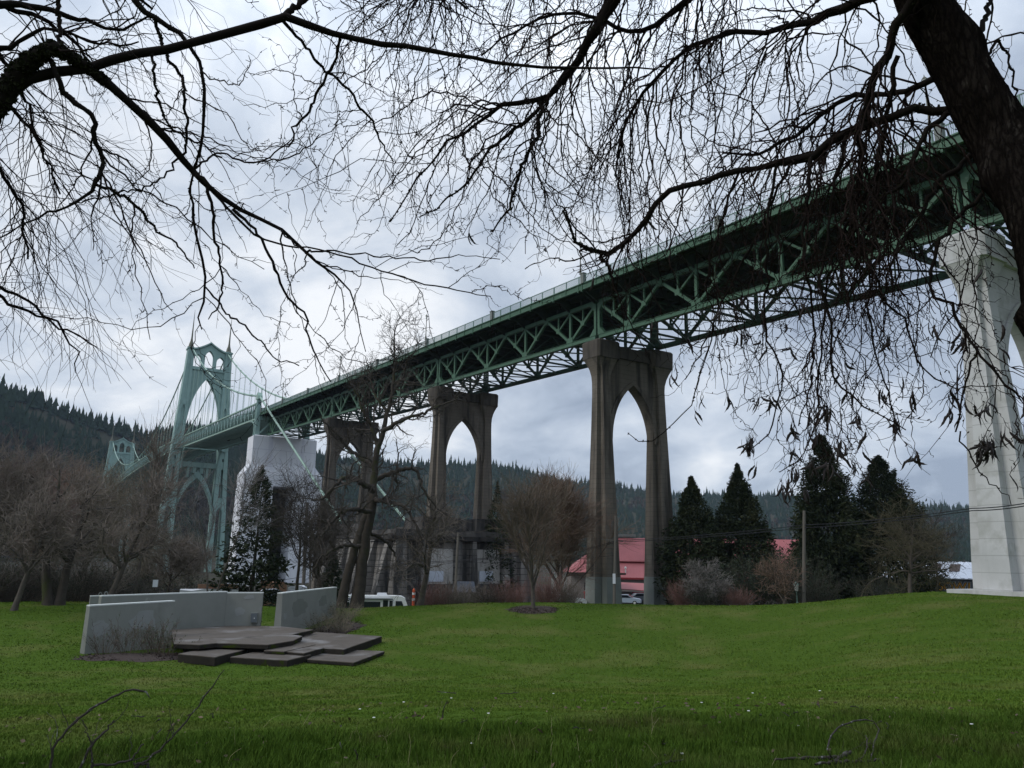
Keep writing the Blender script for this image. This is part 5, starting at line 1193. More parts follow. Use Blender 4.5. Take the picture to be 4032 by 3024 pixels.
def shed():
    b, A = frame_at(1002, 100); zt_ = at_r(1002 / .5486, 1256 / .5486, 100)[2]; h = zt_ - b[2]
    root = thing('utility_shed', 'dark green shed with a sloped glazed top against the anchor block', 'shed', tuple(b))
    m = mat('dark_green_boards', (.03, .045, .045), (.04, .055, .055), 2, .7)
    mb = MB(); mb.box(loc(b, A, 0, 0, h * .35), (2.6, 1.8, h * .7), A); mb.build('body', m, root)
    mb = MB(); mb.loft([[loc(b, A, x, y, h * .7) for x, y in ((-1.55, -1.0), (1.55, -1.0), (1.35, .9), (-1.35, .9))], [loc(b, A, x, y, h) for x, y in ((-1.2, .2), (1.2, .2), (1.2, .9), (-1.2, .9))]]); mb.build('roof', MT['glass'], root)
    mb = MB(); mb.box(loc(b, A, .3, -.92, h * .32), (.9, .05, h * .58), A); mb.build('door', MT['greywall'], root)
shed()

def pole(label, vx, vtop, r, vxtop=None, rad=.15, name='utility_pole', extra=None):
    b = base_at(vx, r); T = at_r((vxtop or vx) / .5486, vtop / .5486, r); root = thing(name, label, 'pole', tuple(b), 'wooden utility poles')
    mb = MB(); mb.tubes(np.array([b - ZV * .3, (b + T) / 2, T]), np.array([rad * 1.15, rad, rad * .85]), 9); mb.build('shaft', MT['wood'], root)
    return root, b, T
_, b1, T1 = pole('plain wooden pole between the second and third cypress, wires crossing it', 1735.5, 1103, 84, 1737, .17)
r2, b2, T2 = pole('leaning wooden pole before the right edge of the brown pier near leg', 1326, 1115, 90, 1330, .15)
mb = MB(); mb.box(at_r(1326.5 / .5486, 1250 / .5486, 89.8), (.32, .06, 1.1), np.array([[1, 0, 0], [0, 1, 0], [0, 0, 1]])); mb.build('notice', MT['tarp'], r2)
mb = MB(); _t = at_r(1329 / .5486, 1168 / .5486, 90); mb.tubes(np.array([_t + [-1.6, 0, .15], _t + [.9, 0, -.05]]), np.array([.05, .05]), 5); mb.build('cross_arm', MT['wood'], r2)
_, b3, T3 = pole('pale leaning wooden pole in front of the anchor block', 982, 1150, 92, 990, .16)
_, b4, T4 = pole('brown wooden pole before the white wrapped pier', 655, 1085, 96, 664, .20)
_, b5, T5 = pole('grey pole right beside the brown pole at the wrapped pier', 671, 1120, 99, 673, .12)
def wire(label, pts, rad=.022, sag=.25):
    P = []
    for i in range(len(pts) - 1):
        for t in np.linspace(0, 1, 12, endpoint=i == len(pts) - 2): P.append(pts[i] * (1 - t) + pts[i + 1] * t - ZV * sag * 4 * t * (1 - t))
    P = np.array(P); mb = MB(); mb.tubes(P, np.full(len(P), rad), 5); o = mb.build('overhead_cable', MT['wire']); tag(o, label, 'cable', 'overhead cables from pole to pole')
wpt = lambda x, y, r: at_r(x / .5486, y / .5486, r)
wire('upper cable of the pair crossing the white pier, cypresses and brown pier', [wpt(2300, 1068, 52), wpt(2100, 1098, 62), wpt(1737, 1134, 84), wpt(1330, 1168, 90), wpt(1235, 1188, 97), wpt(880, 1216, 110), wpt(655, 1222, 120)], .035, .18)
wire('lower cable of the pair crossing the white pier, cypresses and brown pier', [wpt(2300, 1074, 52), wpt(2100, 1103, 62), wpt(1737, 1140, 84), wpt(1330, 1171, 90), wpt(1235, 1190, 97), wpt(880, 1219, 110), wpt(655, 1226, 120)], .035, .18)
wire('thin cable low across the anchor block behind the bare trees', [wpt(655, 1240, 97), wpt(985, 1215, 96), wpt(1326, 1200, 94)], .022, .3)
wire('thin cable low through the left trees above the stage wall', [wpt(-60, 1296, 86), wpt(300, 1276, 88), wpt(655, 1246, 97)], .026, .3)

def park_lamp():
    b, A = frame_at(1722, 84); zt_ = at_r(1722 / .5486, 1257 / .5486, 84)[2]; h = zt_ - b[2]
    root = thing('park_lamp', 'small green park lamp left of the plain wooden pole', 'lamp', tuple(b))
    mb = MB(); mb.tubes(np.array([b, b + ZV * .5, b + ZV * .55, b + ZV * (h - .9)]), np.array([.13, .12, .06, .05]), 8); mb.build('post', MT['rail'], root)
    mb = MB(); mb.tubes(np.array([b + ZV * (h - .9), b + ZV * (h - .85), b + ZV * (h - .25)]), np.array([.08, .16, .24]), 6); mb.build('lantern', MT['stagetop'], root)
    mb = MB(); mb.tubes(np.array([b + ZV * (h - .25), b + ZV * (h - .15), b + ZV * h]), np.array([.3, .2, .03]), 6); mb.build('lantern_roof', MT['rail'], root)
park_lamp()

# red roofed sheds beyond the brown pier
def red_sheds():
    R = 150.0
    b, A = frame_at(1440, R, 0); b[2] = -6.0
    root = thing('red_roofed_shed', 'long shed with a red metal roof behind the brown pier', 'shed', tuple(b))
    k = R / 1662 * 1.0
    def X(vx): return (vx - 1440) * k * 1.03
    z = lambda vy, r=R: at_r(1440 / .5486, vy / .5486, r)[2]
    zr, zm, ze = z(1160), z(1211), z(1249)
    x0, x1 = X(1292), X(1745)
    mb = MB()
    mb.prism([loc(b, A, x0, 9.0, zr - b[2]), loc(b, A, x0, 3.6, zm - b[2]), loc(b, A, x0, 3.4, zm - b[2] - .25), loc(b, A, x0, 8.8, zr - b[2] - .3)], A[0] * (x1 - x0))
    mb.prism([loc(b, A, x0, 9.0, zr - b[2]), loc(b, A, x0, 22, ze - b[2]), loc(b, A, x0, 21.8, ze - b[2] - .3), loc(b, A, x0, 8.9, zr - b[2] - .3)], A[0] * (x1 - x0))
    mb.prism([loc(b, A, x0, 3.9, zm - b[2] - .45), loc(b, A, x0, -.6, ze - b[2]), loc(b, A, x0, -.6, ze - b[2] - .22), loc(b, A, x0, 3.9, zm - b[2] - .75)], A[0] * (x1 - x0))
    for x in np.arange(x0, x1, .6):
        mb.bar(loc(b, A, x, 9.0, zr - b[2] + .03), loc(b, A, x, 3.6, zm - b[2] + .03), .05, .05); mb.bar(loc(b, A, x, 3.9, zm - b[2] - .42), loc(b, A, x, -.6, ze - b[2] + .03), .05, .05)
    mb.build('roof', MT['redroof'], root)
    mb = MB(); mb.box(loc(b, A, (x0 + x1) / 2, 3.8, zm - b[2] - .32), (x1 - x0, .1, .3), A); mb.box(loc(b, A, (x0 + x1) / 2, -.62, ze - b[2] - .2), (x1 - x0, .1, .3), A); mb.build('gutter', MT['redfascia'], root)
    mb = MB(); mb.box(loc(b, A, (x0 + x1) / 2, 10.2, (ze - b[2]) / 2 - .2), (x1 - x0 - .8, 20.6, ze - b[2] - .4), A); mb.prism([loc(b, A, x0 + .4, 0, ze - b[2] - .4), loc(b, A, x0 + .4, 9, zr - b[2] - .5), loc(b, A, x0 + .4, 21, ze - b[2] - .4)], A[0] * .2); mb.build('wall', MT['tanwall'], root)
    for vx, vy, w in ((1342, 1238, .12), (1360, 1243, .12)):
        q = loc(b, A, X(vx), .6, z(vy) - b[2]); mb = MB(); mb.tubes(np.array([q, q + ZV * 1.1, q + ZV * 1.15, q + ZV * 1.5]), np.array([w, w, w * 2.2, w * .8]), 8); mb.build('roof_vent', MT['stagetop'], root)
    mb = MB(); mb.box(loc(b, A, X(1355), 9.5, zr - b[2] + .5), (4.2, 1.6, .5), A); mb.box(loc(b, A, X(1355), 9.5, zr - b[2] + .1), (2.6, 1.0, .4), A); mb.build('ridge_vent', MT['patch'], root)
    # lower wing in front
    R2 = 128; b, A = frame_at(1380, R2, -.12); b[2] = -6.0
    root = thing('red_roofed_wing', 'low wing with a pale red roof and deep red gable between the pier feet', 'shed', tuple(b))
    z2 = lambda vy: at_r(1370 / .5486, vy / .5486, R2)[2] - b[2]; X2 = lambda vx: (vx - 1380) * R2 / 1662 * 1.03
    zt_, zm2, zl = z2(1261), z2(1277), z2(1290)
    mb = MB(); mb.prism([loc(b, A, X2(1300), 4.5, zt_), loc(b, A, X2(1425), 4.5, zt_ - .2), loc(b, A, X2(1425), -.5, zm2 - .1), loc(b, A, X2(1368), -.5, zm2 + .15), loc(b, A, X2(1300), -.5, zm2 + .3)], ZV * .12); mb.build('roof', MT['redroof'], root)
    mb = MB(); mb.box(loc(b, A, X2(1396), -.45, (zm2 + zl) / 2 - .05), (X2(1425) - X2(1368), .12, zm2 - zl - .1), A)
    for x in np.arange(X2(1368), X2(1425), .45): mb.box(loc(b, A, x, -.53, (zm2 + zl) / 2 - .05), (.06, .06, zm2 - zl - .14), A)
    mb.build('gable_cladding', MT['redfascia'], root)
    mb = MB(); mb.box(loc(b, A, X2(1362), 2, zm2 / 2 - .1), (X2(1424) - X2(1300), 4, zm2 - .2), A); mb.build('wall', MT['tanwall'], root)
    mb = MB(); mb.box(loc(b, A, X2(1398), -.9, zl - .15), (X2(1425) - X2(1372), .9, .3), A); mb.build('awning', MT['tarp'], root)
    for vx, w in ((1345, 1.2), (1404, .8)):
        mb = MB(); mb.box(loc(b, A, X2(vx), -.04, z2(1294)), (w, .08, .9), A); mb.build('window', MT['glass'], root)
    # house on the left of the pier
    R3 = 120; b, A = frame_at(1262, R3, .10); b[2] = -6.3
    root = thing('red_roofed_house', 'grey-tan house with a red hipped roof and a red awning left of the brown pier', 'house', tuple(b))
    z3 = lambda vy: at_r(1255 / .5486, vy / .5486, R3)[2] - b[2]; X3 = lambda vx: (vx - 1262) * R3 / 1662 * 1.03
    xa, xb = X3(1236), X3(1336); zr3, ze3 = z3(1193), z3(1236)
    mb = MB(); mb.add(np.array([loc(b, A, xa - .7, -.7, ze3), loc(b, A, xb + .7, -.7, ze3), loc(b, A, xb + .7, 10, ze3), loc(b, A, xa - .7, 10, ze3), loc(b, A, xa + 3.2, 4.6, zr3), loc(b, A, xb - 3.2, 4.6, zr3)]), [[0, 1, 5, 4], [1, 2, 5], [2, 3, 4, 5], [3, 0, 4], [0, 3, 2, 1]]); mb.build('roof', MT['redroof'], root)
    mb = MB(); mb.box(loc(b, A, (xa + xb) / 2, 4.6, ze3 / 2 - .1), (xb - xa, 9.2, ze3 - .2), A); mb.build('wall', MT['tanwall'], root)
    mb = MB(); mb.box(loc(b, A, (xa + xb) / 2, -.72, ze3 - .15), (xb - xa + 1.4, .08, .3), A); mb.build('gutter', MT['bark_dark'], root)
    mb = MB(); mb.prism([loc(b, A, X3(1260), -.02, z3(1277)), loc(b, A, X3(1302), -.02, z3(1277)), loc(b, A, X3(1302), -1.4, z3(1282)), loc(b, A, X3(1260), -1.4, z3(1282)), ], -ZV * .12); mb.box(loc(b, A, (X3(1260) + X3(1302)) / 2, -1.42, z3(1286)), (X3(1302) - X3(1260), .06, .75), A); mb.build('awning', MT['redfascia'], root)
    for v0, v1, y0, y1 in ((1262, 1275, 1258, 1274), (1262, 1290, 1292, 1302)):
        mb = MB(); mb.box(loc(b, A, X3((v0 + v1) / 2), -.03, (z3(y0) + z3(y1)) / 2), ((v1 - v0) * .074, .08, z3(y0) - z3(y1)), A); w = mb.build('window', MT['glass'], root)
red_sheds()
def pale_panel():
    b, A = frame_at(1208, 108); z = lambda vy: at_r(1208 / .5486, vy / .5486, 108)[2] - b[2]
    root = thing('yard_container', 'pale green-white yard container behind the bare shrubs left of the house', 'container', tuple(b))
    mb = MB(); mb.box(loc(b, A, 0, 1.2, z(1240) / 2), (2.1, 2.4, z(1240)), A)
    for x in np.arange(-.9, 1.0, .3): mb.box(loc(b, A, x, -.02, z(1240) / 2), (.08, .05, z(1240) - .2), A)
    mb.build('body', mat('pale_green_sheet', (.40, .44, .41), (.44, .48, .45), 1, .6), root)
    mb = MB(); mb.box(loc(b, A, 0, 1.2, z(1240) + .05), (2.3, 2.6, .1), A); mb.build('lid', MT['patch'], root)
pale_panel()

def graffiti_shed():
    R = 118.0; b, A = frame_at(2060, R, .10); b[2] = -4.6
    root = thing('graffiti_shed', 'low shed with a white corrugated roof and a painted grey wall beside the white pier', 'shed', tuple(b))
    z = lambda vy: at_r(2050 / .5486, vy / .5486, R)[2] - b[2]; X = lambda vx: (vx - 2060) * R / 1662 * 1.12
    zr, ze = z(1213.5), z(1249); x0, x1 = X(1940), X(2380)
    mb = MB(); n = 90; xs = np.linspace(x0, x1, n)
    for i in range(n - 1):
        c = .05 if i % 2 else 0
        mb.prism([loc(b, A, xs[i], 7, zr + c), loc(b, A, xs[i + 1], 7, zr + c), loc(b, A, xs[i + 1], -.7, ze + c), loc(b, A, xs[i], -.7, ze + c)], -ZV * (.1 + c))
    mb.prism([loc(b, A, x0, 7, zr), loc(b, A, x1, 7, zr), loc(b, A, x1, 14.6, ze), loc(b, A, x0, 14.6, ze)], -ZV * .12)
    mb.build('roof', MT['metalroof'], root)
    for vx in (2040, 2068, 2120, 2180):
        mb = MB(); w = 1.25; f = lambda y: ze + (zr - ze) * (y + .7) / 7.7 + .062
        mb.prism([loc(b, A, X(vx), 5.6, f(5.6)), loc(b, A, X(vx) + w, 5.6, f(5.6)), loc(b, A, X(vx) + w - .6, 2.2, f(2.2)), loc(b, A, X(vx) - .6, 2.2, f(2.2))], ZV * .05); mb.build('rusty_sheet', MT['rust'], root)
    mb = MB(); mb.box(loc(b, A, (x0 + x1) / 2, 7, ze / 2 - .1), (x1 - x0 - 1, 14, ze - .2), A); mb.build('wall', MT['greywall'], root)
    # spray-painted lettering on the wall
    zl0 = z(1276.5); hh = z(1258.5) - zl0
    def letters(txt, x, zz, size, m, off, y):
        cu = bpy.data.curves.new('graffiti_lettering', 'FONT'); cu.body = txt; cu.size = size; cu.offset = off; cu.extrude = .01; cu.space_character = .95; cu.shear = .12
        tmp = bpy.data.objects.new('lettering', cu); COL.objects.link(tmp); bpy.context.view_layer.update()
        me = bpy.data.meshes.new_from_object(tmp.evaluated_get(bpy.context.evaluated_depsgraph_get())); bpy.data.objects.remove(tmp)
        me.materials.clear(); me.materials.append(m)
        o = bpy.data.objects.new('graffiti_lettering', me); COL.objects.link(o)
        P = loc(b, A, x, y, zz) - np.array(root.location); o.parent = root
        o.matrix_local = Matrix(((A[0][0], 0, -A[1][0], P[0]), (A[0][1], 0, -A[1][1], P[1]), (0, 1, 0, P[2]), (0, 0, 0, 1)))
    letters('SOW1', X(2039), zl0 + .1, hh * 1.35, MT['tarp'], .13, -.02)
    letters('SOW1', X(2039), zl0 + .1, hh * 1.35, MT['blackpaint'], .085, -.035)
    letters('SOW1', X(2039), zl0 + .1, hh * 1.35, MT['gold'], .02, -.05)
    rng = np.random.default_rng(9)
    for vx, w, hq, zc, m in ((2014, 3.4, .9, 1268, 'olivepaint'), (2005, 4.0, .5, 1276, 'crimson')):
        t = np.linspace(0, 2 * pi, 22, endpoint=False); k = rng.uniform(.75, 1.1, 22); mb = MB()
        mb.prism([loc(b, A, X(vx) + cos(a) * w / 2 * q, -.015, z(zc) + sin(a) * hq / 2 * q) for a, q in zip(t, k)], -A[1] * .012); mb.build('paint_patch', MT[m], root)
graffiti_shed()

# ------------------------------------------------------------------ the two trees overhead
def lay(L, r, n=24, jit=.0, rng=None, f0=None):
    """(x, y, width[, extra distance]) in photo view pixels -> smooth limb at about r metres"""
    P, R = [], []
    for q in L:
        rr = r + (q[3] if len(q) > 3 else 0); v = ray_v(q[0], q[1])
        v = v * rr; P.append(v + ZV * CZ); R.append(q[2] * (v @ FW) / 1662 * .5)
    P, R = resample(P, R, n)
    if jit: P[1:-1] += rng.normal(size=P[1:-1].shape) * jit
    return P, R
def knobbly(P, R, rng, k=.12):
    return R * (1 + k * rng.normal(size=R.shape))
def moss(mb, P, R, N, rng, s=(.012, .03)):
    S, D, r, t = spawn(P, R, N, (1.2, 1.57), rng, t0=0.02)
    C = S + D * r[:, None]; q = rng.uniform(*s, N)[:, None]
    for k in range(3):
        d = unit(rng.normal(size=(N, 3))); e = unit(np.cross(d, rng.normal(size=(N, 3))))
        mb.add(np.stack([C - d * q, C + e * q * .5, C + d * q, C - e * q * .5], 1).reshape(-1, 3), np.arange(N * 4).reshape(-1, 4))

def right_tree():
    rng = np.random.default_rng(41)
    foot = np.array([6.6, 4.6, 0.0]); foot[2] = float(zt(foot[0], foot[1]))
    root = thing('leaning_tree', 'leaning dark tree at the upper right with hanging twigs and seed pods', 'tree', tuple(foot))
    TP, TR = lay([(1880, -420, 84, .8), (1925, -190, 94, .5), (1997, 0, 101, .2), (2045, 85, 104, .1), (2088, 165, 106, 0), (2115, 217, 110, -.1), (2160, 297, 118, -.2), (2206, 370, 126, -.4), (2250, 463, 134, -.6), (2278, 561, 140, -.8), (2296, 700, 146, -1)], 6.6, 44)
    low = np.array([TP[-1] * (1 - t) + foot * t for t in (.25, .5, .75, 1.0)]); low[:, :2] += (TP[-1] - TP[-4])[:2] * np.array([1.2, 1.4, .8, 0])[:, None]; low[-1, 2] -= .2
    P = np.vstack([TP, low]); R = np.concatenate([TR, [.25, .27, .30, .38]]); P, R = resample(P, R, 300)
    sides = 110; mb = MB(); mb.tubes(P, R, sides)
    V = mb.v[0].reshape(len(P), sides, 3); C = P[:, None, :]; a = (np.arange(sides) / sides * 2 * pi)[None]
    h = np.cumsum(np.concatenate([[0], np.linalg.norm(np.diff(P, axis=0), axis=1)]))[:, None]
    # furrowed bark: long ridges that split and rejoin, broken across now and then
    warp = .35 * np.sin(h * 5.1 + 2 * a) + .25 * np.sin(h * 11.3 - 3 * a + 1) + .12 * np.sin(h * 27 + 5 * a)
    rid = np.abs(np.sin(9 * a + 3.0 * warp)) ** .6 * .6 + np.abs(np.sin(14 * a - 2.4 * warp + h * 1.3)) ** .7 * .4
    brk = np.clip(np.sin(h * 23 + 3 * np.sin(5 * a + h * 2)) * np.sin(h * 9 + 4 * a), 0, 1)
    lump = .05 * np.sin(3 * a + h * 1.5) + .085 * (rid - .6) * (1 - .6 * brk) + .010 * rng.normal(size=(len(P), sides))
    for hh, aa, am, sz in ((1.1, 2.2, .30, .16), (2.3, 5.0, .22, .12), (3.0, 3.4, .26, .15), (1.9, .8, .2, .12)):
        da = np.angle(np.exp(1j * (a - aa))); lump = lump + am * np.exp(-((h - hh) / sz) ** 2 - (da / .45) ** 2)
    mb.v[0] = (C + (V - C) * (1 + lump)[:, :, None]).reshape(-1, 3)
    mb.build('trunk', MT['bark'], root, smooth=True)
    limbs = [
        [(2118, 240, 34), (2043, 236, 25), (1979, 236, 23), (1934, 248, 22), (1834, 282, 22), (1752, 336, 23), (1707, 352, 20), (1661, 350, 17), (1598, 368, 16), (1534, 386, 16), (1470, 404, 15), (1434, 420, 15), (1407, 463, 14), (1375, 504, 13), (1339, 534, 13), (1293, 547, 14), (1252, 527, 9), (1234, 509, 7), (1216, 454, 5)],
        [(1293, 547, 11), (1312, 575, 9), (1322, 600, 7), (1331, 640, 5), (1334, 672, 3)],
        [(1985, -40, 30), (1953, 27, 25), (1916, 104, 24), (1884, 182, 20), (1861, 254, 18), (1856, 318, 17), (1863, 354, 14), (1850, 420, 10), (1838, 500, 7)],
        [(1440, -170, 44, 1), (1372, -70, 40, 1), (1317, 14, 36, 1), (1278, 80, 27, .8), (1229, 153, 20, .8), (1167, 215, 15, .6), (1080, 226, 11, .6), (1003, 288, 9, .5), (969, 302, 7, .5), (948, 333, 6, .5), (895, 392, 5, .4), (878, 423, 4, .4), (843, 479, 3, .4)],
        [(1229, 153, 14, .8), (1139, 260, 11, .5), (1069, 312, 8, .3), (1010, 392, 6, .2), (941, 451, 4, .2), (905, 470, 3, .2)],
        [(1167, 215, 12, .6), (1160, 290, 10, .3), (1120, 380, 8, .2), (1100, 450, 6, .1), (1060, 500, 4, 0)],
        [(1700, -160, 40, 1.2), (1560, -60, 28, 1.2), (1450, 25, 17, 1), (1380, 70, 12, 1), (1230, 28, 8, 1), (1120, 60, 6, 1), (1040, 120, 4, 1)],
        [(1990, -60, 40, .2), (1820, 20, 22, .6), (1700, 60, 16, .8), (1590, 70, 13, .9), (1480, 110, 11, 1), (1390, 200, 9, 1), (1340, 300, 7, 1), (1330, 380, 4, 1)],
        [(2040, 160, 20), (1940, 200, 14, .4), (1820, 215, 12, .6), (1720, 290, 10, .8), (1640, 330, 8, .9), (1560, 330, 6, 1)],
        [(2060, 240, 22), (1990, 300, 16, -.2), (1960, 380, 13, -.3), (1900, 430, 10, -.4), (1830, 520, 8, -.4), (1790, 620, 6, -.4)],
        [(2110, 330, 22), (2020, 400, 15, -.3), (1980, 480, 12, -.4), (1930, 560, 9, -.5), (1900, 660, 6, -.5)],
        [(1752, 336, 16), (1745, 400, 13, -.2), (1734, 480, 11, -.3), (1739, 566, 10, -.4), (1757, 679, 8, -.4), (1752, 816, 6, -.4), (1725, 920, 4, -.4)],
        [(1834, 282, 14), (1800, 420, 11, -.3), (1778, 560, 10, -.5), (1775, 634, 10, -.6), (1798, 702, 9, -.6), (1793, 793, 8, -.6), (1829, 847, 7, -.6), (1888, 884, 5, -.6), (1957, 929, 4, -.6)],
        [(2120, 420, 18, -.2), (2030, 520, 13, -.4), (2007, 620, 11, -.5), (2047, 652, 11, -.6), (2070, 697, 10, -.6), (2111, 757, 9, -.7), (2161, 820, 7, -.7), (2206, 866, 5, -.7)],
        [(2111, 757, 8, -.7), (2084, 829, 7, -.7), (2070, 929, 6, -.7), (2088, 975, 5, -.7), (2147, 1052, 4, -.7), (2184, 1090, 3, -.7)],
        [(1598, 368, 10), (1560, 470, 8, -.1), (1525, 611, 7, -.2), (1552, 666, 6, -.2), (1516, 757, 5, -.2), (1480, 820, 3, -.2)],
        [(1707, 352, 10), (1640, 500, 8, -.2), (1552, 675, 6, -.3), (1520, 800, 4, -.3), (1489, 880, 3.4, -.3), (1443, 925, 3.4, -.3), (1389, 952, 3, -.3), (1356, 935, 2.4, -.3)],
        [(1680, 350, 12), (1661, 450, 10, -.2), (1661, 566, 9, -.3), (1652, 702, 8, -.3), (1689, 816, 6, -.3), (1661, 929, 5, -.3), (1616, 975, 3, -.3)],
        [(1860, 330, 12), (1843, 450, 11, -.3), (1870, 543, 10, -.4), (1916, 657, 8, -.5), (1961, 693, 7, -.5), (1966, 743, 6, -.5), (2016, 820, 5, -.5), (2070, 843, 3, -.5)],
        [(1838, 470, 9, -.2), (1798, 557, 8, -.3), (1775, 747, 7, -.4), (1766, 884, 6, -.4), (1743, 975, 4, -.4), (1684, 1020, 3, -.4)],
        [(1930, 440, 10, -.4), (1888, 520, 8, -.5), (1880, 702, 7, -.5), (1916, 838, 5, -.5), (1934, 952, 3, -.5)],
        [(1940, 120, 14, .3), (1900, 330, 10, .1), (1880, 480, 8, 0), (1850, 560, 6, 0), (1845, 640, 4, 0)],
        [(2085, 130, 20, .2), (2120, 60, 14, .5), (2150, -20, 10, .8), (2190, -120, 8, 1)],
        [(2100, 180, 10, .6), (2160, 90, 7, .9), (2195, 200, 5, .9), (2230, 260, 3, .9)],
        [(1900, -220, 50, 1), (1640, -260, 34, 1.4), (1400, -230, 24, 1.6), (1150, -190, 15, 1.6), (960, -110, 9, 1.4), (880, 0, 5, 1.2)],
        [(1960, -330, 50, 1), (1760, -420, 34, 1.8), (1500, -440, 22, 2.2), (1300, -380, 14, 2.2)],
    ]
    PS, RS = [], []
    for i, L in enumerate(limbs):
        P, R = lay(L, 6.6, 26, .010, rng); PS.append(P); RS.append(knobbly(P, R, rng, .07) * (.62 if 9 <= i <= 20 else .82))
    PS, RS = np.array(PS), np.array(RS)
    mb = MB(); mb.tubes(PS, RS, 8); mb.build('limbs', MT['twig2'], root, smooth=True)
    DR = (0, 0, -.12)
    def pix(P):
        uv = (P - np.array([0, 0, CZ])) @ np.array([RT, UP, FW]).T
        return (CX + F * uv[..., 0] / uv[..., 2]) * .5486, (CY - F * uv[..., 1] / uv[..., 2]) * .5486, uv[..., 2]
    def high(P, R, lim):                         # nothing hangs lower than the lowest twigs of the real tree
        x, y, w = pix(P); lo = np.interp(x, [800, 1000, 1250, 1400, 1700, 2000, 2200], [560, 540, 620, 800, 1040, 1060, 1100]) + lim
        k = ((y < lo) | (w < .5)).all(1); return P[k], R[k]
    up_, dn_ = [2, 3, 4, 5, 6, 7, 8, 21, 24, 25, 24, 25], [0, 0, 1, 9, 10, 11, 12, 13, 14, 15, 16, 17, 18, 19, 20, 22, 23]
    parts2 = []
    for kk, nn, ll, dr in ((up_, 500, (.6, 2.4), -.15), (dn_, 170, (.35, 1.3), -.10)):
        S, D, r, t = spawn(PS[kk], RS[kk], nn, (.5, 1.3), rng, t0=.12, bias=(0, 0, -.3))
        parts2.append(grow(S, D, rng.uniform(*ll, nn), np.clip(r * .5, .0042, .0082), 18, .17, (0, 0, dr), rng, tip=.42, zig=.22, trop_late=(0, 0, -.02)))
    P2, R2 = np.concatenate([q[0] for q in parts2]), np.concatenate([q[1] for q in parts2])
    P2, R2 = high(P2, R2, 0)
    A, B_ = np.concatenate([resample_many(PS[:, 4:], 18), P2, P2]), np.concatenate([resample_r(RS[:, 4:], 18), R2, R2])
    S, D, r, t = spawn(A, B_, 3100, (.4, 1.3), rng, t0=.1, bias=(0, 0, -.25))
    P3, R3 = grow(S, D, rng.gamma(2.2, .16, 3100) + .08, np.clip(r * .5, .0027, .0047), 9, .22, (0, 0, -.06), rng, tip=.5, zig=.28, trop_late=(0, 0, .02))
    P3, R3 = high(P3, R3, 20)
    S, D, r, t = spawn(np.concatenate([resample_many(P2, 9), P3]), np.concatenate([resample_r(R2, 9), R3]), 3200, (.5, 1.4), rng, t0=.1)
    P4, R4 = grow(S, D, rng.uniform(.05, .22, 3200), np.full(3200, .0022), 5, .3, (0, 0, .0), rng, tip=.6, zig=.3)
    S, D, r, t = spawn(np.concatenate([resample_many(P2, 9), P3]), np.concatenate([resample_r(R2, 9), R3]), 8500, (.9, 1.5), rng, t0=.0)
    P5, R5 = grow(S, D, rng.uniform(.010, .028, 8500), np.full(8500, .0046), 3, .3, (0, 0, 0), rng, tip=.8)
    mb = MB(); mb.tubes(P2, knobbly(P2, R2, rng, .12), 5); mb.tubes(P3, knobbly(P3, R3, rng, .14), 4); mb.tubes(P4, R4, 3); mb.tubes(P5, R5, 3)
    mb.build('twigs', MT['twig'], root)
    mb = MB(); moss(mb, PS[:6], RS[:6], 800, rng, (.008, .02)); moss(mb, PS[6:], RS[6:], 900, rng, (.006, .016)); moss(mb, P2, R2, 700, rng, (.005, .013)); mb.build('moss', MT['moss'], root, kind='stuff')
    # curled pods on the lowest twigs
    def pod_mesh(sd):
        q = np.random.default_rng(sd); n = 12; t = np.linspace(0, 1, n); c = q.uniform(.3, 1.15) * q.choice([-1, 1]); tw = q.uniform(-1, 1)
        ang = np.cumsum(np.full(n, c / n) + q.normal(0, .16, n)); L = q.uniform(.10, .17); st = L / n
        x = np.cumsum(np.sin(ang) * st); z = -np.cumsum(np.cos(ang) * st); y = .02 * np.sin(t * 3 + tw)
        P = np.stack([x, y, z], -1); w = .0085 * np.sin(np.clip(t * 1.05 + .06, 0, 1) * pi) ** .6 + .0016
        b = MB(); rings = []
        for i in range(n):
            T = unit(P[min(i + 1, n - 1)] - P[max(i - 1, 0)]); s1 = unit(np.cross(T, [0.1, 1, .2])); s2 = np.cross(T, s1); k = w[i] * (1 + .15 * sin(i * 2.6))
            rings.append([P[i] + s1 * k, P[i] + s2 * k * .38, P[i] - s1 * k, P[i] - s2 * k * .38])
        b.loft(rings); b.tubes(np.array([[0, 0, .035], [.003, 0, .015], P[0]]), np.array([.0012, .0014, .0018]), 4); return b
    meshes = []
    for k in range(10):
        o = pod_mesh(k).build('seed_pod', MT['pod'], None, smooth=True); meshes.append(o.data); bpy.data.objects.remove(o)
    AL = np.concatenate([resample_many(P2, 9), P3]); ends = AL[:, -1]; uv = (ends - [0, 0, CZ]) @ np.array([RT, UP, FW]).T
    vx = (CX + F * uv[:, 0] / uv[:, 2]) * .5486; vy = (CY - F * uv[:, 1] / uv[:, 2]) * .5486
    ok = np.where((vx > 830) & (vx < 2230) & (vy > 430) & (vy < 1100) & (uv[:, 2] > 3))[0]
    wgt = np.where(vy[ok] > 830, 9.0, np.where((vy[ok] > 640), 2.2, .5)); wgt = wgt / wgt.sum()
    pick = rng.choice(ok, min(80, len(ok)), replace=False, p=wgt); spots = []
    for i in pick: spots += [ends[i] + rng.normal(0, .012, 3) for _ in range(rng.integers(1, 4 if vy[i] < 800 else 6))]
